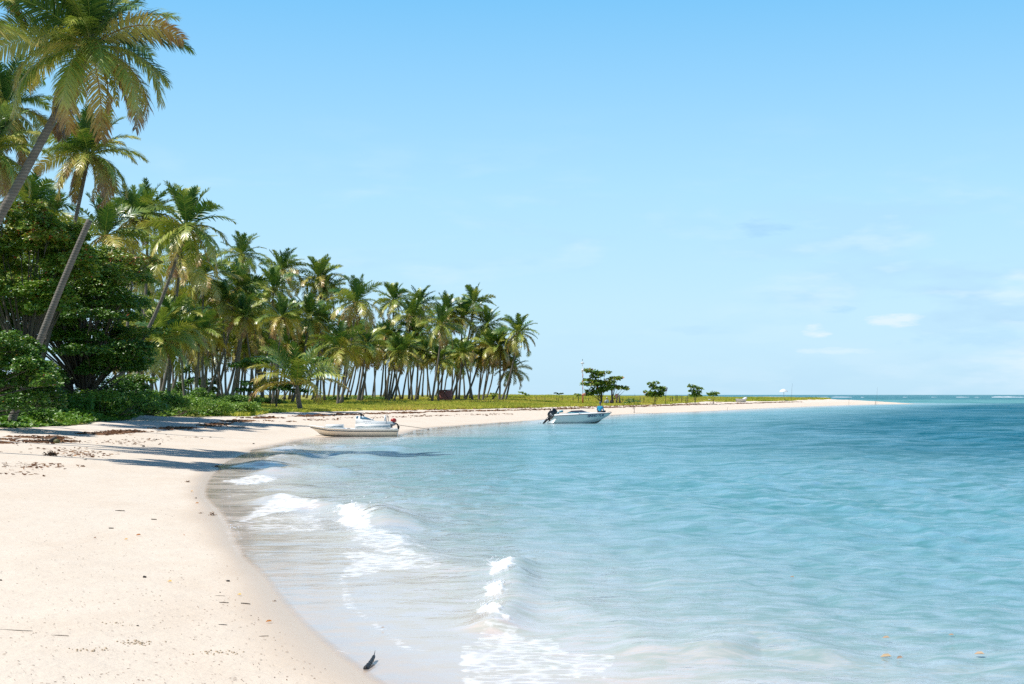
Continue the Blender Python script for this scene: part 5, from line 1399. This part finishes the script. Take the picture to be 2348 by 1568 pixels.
stick(560, 1508, 24, R(-6), .009, M['drift'], 'left one of two brown twigs side by side near the water')
stick(614, 1511, 26, R(-20), .011, M['drift'], 'right one of two brown twigs side by side near the water')
stick(549, 1491, 26, R(-3), .005, M['drift'], 'very fine straight twig just above the two brown twigs')
stick(557, 1563, 22, R(-10), .007, M['char'], 'short dark twig below the two brown twigs')
stick(660, 1592, 24, R(20), .006, M['drift'], 'bent light brown twig low on the near sand')
stick(150, 1590, 46, R(-8), .006, M['drift'], 'right end piece of the long thin line lying at the left photo edge')
stick(40, 1577, 90, R(-12), .006, M['rope'], 'long thin dark line lying across the sand at the left photo edge', 'twig', 'stick', .01)
stick(278, 1322, 12, R(5), .016, M['stone'], 'small dark stub of wood on the sand below the thin twigs')
def ball_item(name, px, py, w, mat, label, cat, group=None, flat=.6):
    p = G(px, py); r_ = w * p.y / F / 2; mb = MB(); mb.ball((0, 0, r_ * flat * .6), (r_, r_ * .8, r_ * flat), 10, 7)
    me = mb.mesh(name, mat, True)
    for v in me.vertices: v.co *= 1 + .12 * math.sin(v.co.x * 90 / max(r_ * 20, .1) + px) 
    o = link(bpy.data.objects.new(name, me)); o.location = p; tag(o, label, cat, group)
ball_item('coconut', 391, 1100, 6, M['stone'], 'dark coconut on the sand left of the first palm shadow', 'coconut')
ball_item('coconut', 526, 1094, 5, M['stone'], 'dark coconut on the sand below the driftwood log', 'coconut')
ball_item('coconut', 634, 1110, 5, M['stone'], 'dark coconut beside the water left of the beached boat', 'coconut')
ball_item('coconut', 490, 1094, 4, M['stone'], 'smallest dark husk just left of the coconut below the driftwood log', 'coconut')
ball_item('coconut', 359, 1117, 8, M['stone'], 'dark husk lying in the middle palm shadow', 'coconut')
ball_item('coconut', 213, 1150, 8, M['shell'], 'pale grey husk just above the lowest palm shadow', 'coconut', flat=.8)
ball_item('stone', 361, 1444, 10, M['stone'], 'dark oval pebble in the middle of the foreground sand', 'pebble')
ball_item('stone', 570, 1454, 9, M['stone'], 'dark oval pebble on the foreground sand close to the water', 'pebble')
ball_item('stone', 344, 1566, 6, M['stone'], 'small brown pebble above the scuffed footprint', 'pebble')
ball_item('stone', 490, 1246, 5, M['stone'], 'dark pebble at the edge of the wet sand below the reflections', 'pebble')
ball_item('stone', 550, 1482, 4, M['stone'], 'tiny dark pebble just above the very fine twig', 'pebble')
ball_item('stone', 2, 1452, 7, M['stone'], 'dark pebble right at the left photo edge', 'pebble')
def weed(px, py, w, label, mat='wrack', n=40):
    p = G(px, py); k = p.y / F; r_ = w * k / 2; mb = MB(); rn = np.random.default_rng(int(px))
    B = rn.normal(0, .45, (n, 3)) * np.array([r_, r_ * .8, 0]); B[:, 2] = np.abs(rn.normal(0, .25, n)) * r_
    az = rn.uniform(0, 6.28, n)
    mb.leaves(B, np.stack([np.cos(az), np.sin(az), rn.uniform(0, .8, n)], 1), np.stack([rn.normal(0, .5, n), rn.normal(0, .5, n), np.ones(n)], 1), r_ * .5, r_ * .22, rn.random(n))
    o = mb.obj('seaweed_clump', M[mat]); o.location = p; tag(o, label, 'seaweed')
weed(502, 1284, 10, 'small brown seaweed tuft, left one of the pair at the wet sand edge')
weed(532, 1289, 22, 'larger brown seaweed tuft, right one of the pair at the wet sand edge')
weed(468, 1206, 14, 'brown seaweed tuft on the wet sand below the lowest palm shadow')
weed(687, 1504, 9, 'small brown seaweed tuft at the waterline on the foreground beach')
weed(540, 1168, 20, 'thin arched weed stalks at the water edge beside the palm shadow')
weed(130, 1140, 34, 'dry root tuft at the start of the lowest palm shadow', n=90)
M['floatleaf'] = leafmat('soaked_leaf', [(0, (.22, .16, .10)), (.5, (.50, .34, .24)), (1, (.68, .52, .26))], rough=.5, transl=.1, spec=.4)
def leaf_item(px, py, w, tint, label, z=.012, group=None, mat='leafbit'):
    p = G(px, py); k = p.y / F; L_ = w * k; rn = random.Random(int(px * 3 + py)); mb = MB(); a = rn.uniform(-.5, .5)
    mb.leaves([(-L_ / 2 * math.cos(a), -L_ / 2 * math.sin(a), z)], np.array([[math.cos(a), math.sin(a), .12]]), np.array([[0, -.35, 1.0]]), L_, L_ * .55, tint, fold=.25)
    o = mb.obj('fallen_leaf', M[mat]); o.location = p; tag(o, label, 'leaf', group)
for a in [(346, 1340, 13, .5, 'rust red fallen leaf in the middle of the near sand'), (315, 1351, 10, .85, 'pale orange fallen leaf left of the rust red one'),
          (424, 1457, 14, .95, 'yellow orange fallen leaf between the two dark pebbles'), (598, 1490, 13, 1.0, 'bright yellow fallen leaf near the water above the brown twigs'),
          (672, 1558, 17, .6, 'curled orange brown leaf at the waterline in the foreground'), (479, 1230, 8, .8, 'orange leaf on the pale sand left of the olive reflections'),
          (493, 1260, 10, .6, 'orange leaf on the wet sand above the seaweed pair'), (237, 1347, 9, .1, 'small purple brown leaf left of the rust red one'),
          (187, 1141, 10, .6, 'orange leaf among the debris above the lowest palm shadow'), (460, 1340, 6, .4, 'tiny brown leaf right of the rust red one')]:
    leaf_item(*a)
for a in [(2215, 1649, 34, .95, 'yellow floating leaf, largest one in the right foreground water'), (2250, 1653, 26, .5, 'brown speckled floating leaf touching the large yellow one'),
          (2215, 1601, 22, .8, 'pale orange floating leaf above the large yellow one'), (2448, 1643, 30, .8, 'pale orange floating leaf low at the far right'),
          (2378, 1594, 16, .6, 'pink floating leaf high at the far right'), (1868, 1606, 14, .2, 'small dark twig like leaf floating on the low swell crest'),
          (1980, 1448, 14, .2, 'dark sliver of leaf floating in the middle distance of the water'), (957, 1575, 10, .6, 'red floating leaf at the edge of the thin foam sheet')]:
    leaf_item(a[0], a[1], a[2] * .85, a[3] * .72, a[4], z=.022, mat='floatleaf')

# ------------------------------------------------------------------ sky, sun, camera
SUN_EL, SUN_AZ = R(59), R(-7)      # shadows fall to the right and slightly towards the viewer
dirv = Vector((-math.cos(SUN_AZ) * math.cos(SUN_EL), math.sin(SUN_AZ) * math.cos(SUN_EL), math.sin(SUN_EL)))
sl = bpy.data.lights.new('Sun', 'SUN'); sl.energy = 5.4; sl.angle = R(.53); sl.color = (1, .965, .91)
so = link(bpy.data.objects.new('sun', sl)); so.rotation_euler = (-dirv).to_track_quat('-Z', 'Y').to_euler(); so.location = (-30, 10, 60)
w = bpy.data.worlds.new('World'); scene.world = w; w.use_nodes = True
nt = w.node_tree; nt.nodes.clear()
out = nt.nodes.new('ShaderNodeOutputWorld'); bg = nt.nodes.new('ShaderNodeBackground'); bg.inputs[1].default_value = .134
sky = nt.nodes.new('ShaderNodeTexSky'); sky.sky_type = 'NISHITA'; sky.sun_disc = False
sky.sun_elevation = SUN_EL; sky.sun_rotation = math.atan2(dirv.x, dirv.y); sky.air_density = 1.0; sky.dust_density = .6; sky.ozone_density = 1.5
tc = nt.nodes.new('ShaderNodeTexCoord'); sx = nt.nodes.new('ShaderNodeSeparateXYZ'); nt.links.new(tc.outputs['Generated'], sx.inputs[0])
el = sx.outputs['Z']
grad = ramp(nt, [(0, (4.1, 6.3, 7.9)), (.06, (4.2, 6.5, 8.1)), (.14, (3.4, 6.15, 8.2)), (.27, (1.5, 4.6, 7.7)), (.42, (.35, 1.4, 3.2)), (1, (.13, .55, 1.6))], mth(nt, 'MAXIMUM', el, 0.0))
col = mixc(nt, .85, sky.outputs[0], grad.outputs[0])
# thin clouds low in the sky
mp = nt.nodes.new('ShaderNodeMapping'); mp.inputs['Scale'].default_value = (3.2, 3.2, 13); nt.links.new(tc.outputs['Generated'], mp.inputs[0])
cl = noise(nt, 2.2, 6, .55, mp.outputs[0], dist=.3)
big = noise(nt, .7, 2, .5, mp.outputs[0])
msk = mth(nt, 'MULTIPLY', ramp(nt, [(.47, (0,)*3), (.62, (1,)*3)], cl).outputs[0], ramp(nt, [(.03, (1,)*3), (.09, (.6,)*3), (.15, (.12,)*3), (.2, (0,)*3)], el).outputs[0])
msk = mth(nt, 'MULTIPLY', msk, ramp(nt, [(.42, (.1,)*3), (.6, (1,)*3)], big).outputs[0])
tone = mixc(nt, ramp(nt, [(.45, (0,)*3), (.6, (1,)*3)], noise(nt, 5.0, 4, .5, mp.outputs[0])).outputs[0], (3.5, 5.4, 7.1), (6.2, 7.1, 7.9))
col = mixc(nt, mth(nt, 'MULTIPLY', msk, 1.0), col, tone)
def puff(col, x0, z0, sx_, sz_, colour, k, seed):
    n_ = noise(nt, 14 + seed, 4, .6, mp.outputs[0])
    dx = mth(nt, 'DIVIDE', mth(nt, 'SUBTRACT', sx.outputs['X'], x0), sx_); dz = mth(nt, 'DIVIDE', mth(nt, 'SUBTRACT', sx.outputs['Z'], z0), sz_)
    r2 = mth(nt, 'ADD', mth(nt, 'MULTIPLY', dx, dx), mth(nt, 'MULTIPLY', dz, dz))
    v = mth(nt, 'SUBTRACT', mth(nt, 'ADD', mth(nt, 'SUBTRACT', 1.0, r2), mth(nt, 'MULTIPLY', mth(nt, 'SUBTRACT', n_, .5), 3.4)), .15)
    v = mth(nt, 'MULTIPLY', mth(nt, 'MULTIPLY', v, 1.0, clamp=True), mth(nt, 'GREATER_THAN', sx.outputs['Y'], 0.0))
    return mixc(nt, mth(nt, 'MULTIPLY', v, k), col, colour)
col = puff(col, .209, .0435, .011, .0050, (6.5, 7.2, 7.8), .8, 0)
col = puff(col, .263, .0505, .022, .0050, (6.3, 7.1, 7.9), .7, 1)
col = puff(col, .172, .115, .022, .0070, (3.0, 5.2, 7.2), .7, 2)
col = puff(col, .222, .030, .030, .0030, (5.9, 7.0, 7.9), .5, 3)
col = puff(col, .225, .058, .012, .0030, (3.3, 5.5, 7.2), .7, 4)
col = puff(col, .310, .038, .045, .0080, (3.6, 5.7, 7.4), .45, 5)
col = puff(col, .130, .045, .030, .0040, (3.6, 5.7, 7.4), .35, 6)
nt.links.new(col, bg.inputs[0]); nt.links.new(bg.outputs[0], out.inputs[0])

cam = bpy.data.cameras.new('Camera'); cam.lens = 50; cam.sensor_width = 36; cam.clip_end = 60000; cam.clip_start = .1
cam.shift_y = (HZ - 855) / 2560
co = link(bpy.data.objects.new('camera', cam)); co.location = (0, 0, HC); co.rotation_euler = (R(90), 0, 0)
scene.camera = co
scene.view_settings.view_transform = 'Standard'; scene.view_settings.look = 'None'; scene.view_settings.exposure = 0
scene.render.engine = 'CYCLES'
scene.cycles.max_bounces = 8; scene.cycles.transparent_max_bounces = 12; scene.cycles.caustics_reflective = False; scene.cycles.caustics_refractive = False
scene.cycles.sample_clamp_indirect = 6
scene.cycles.use_denoising = False
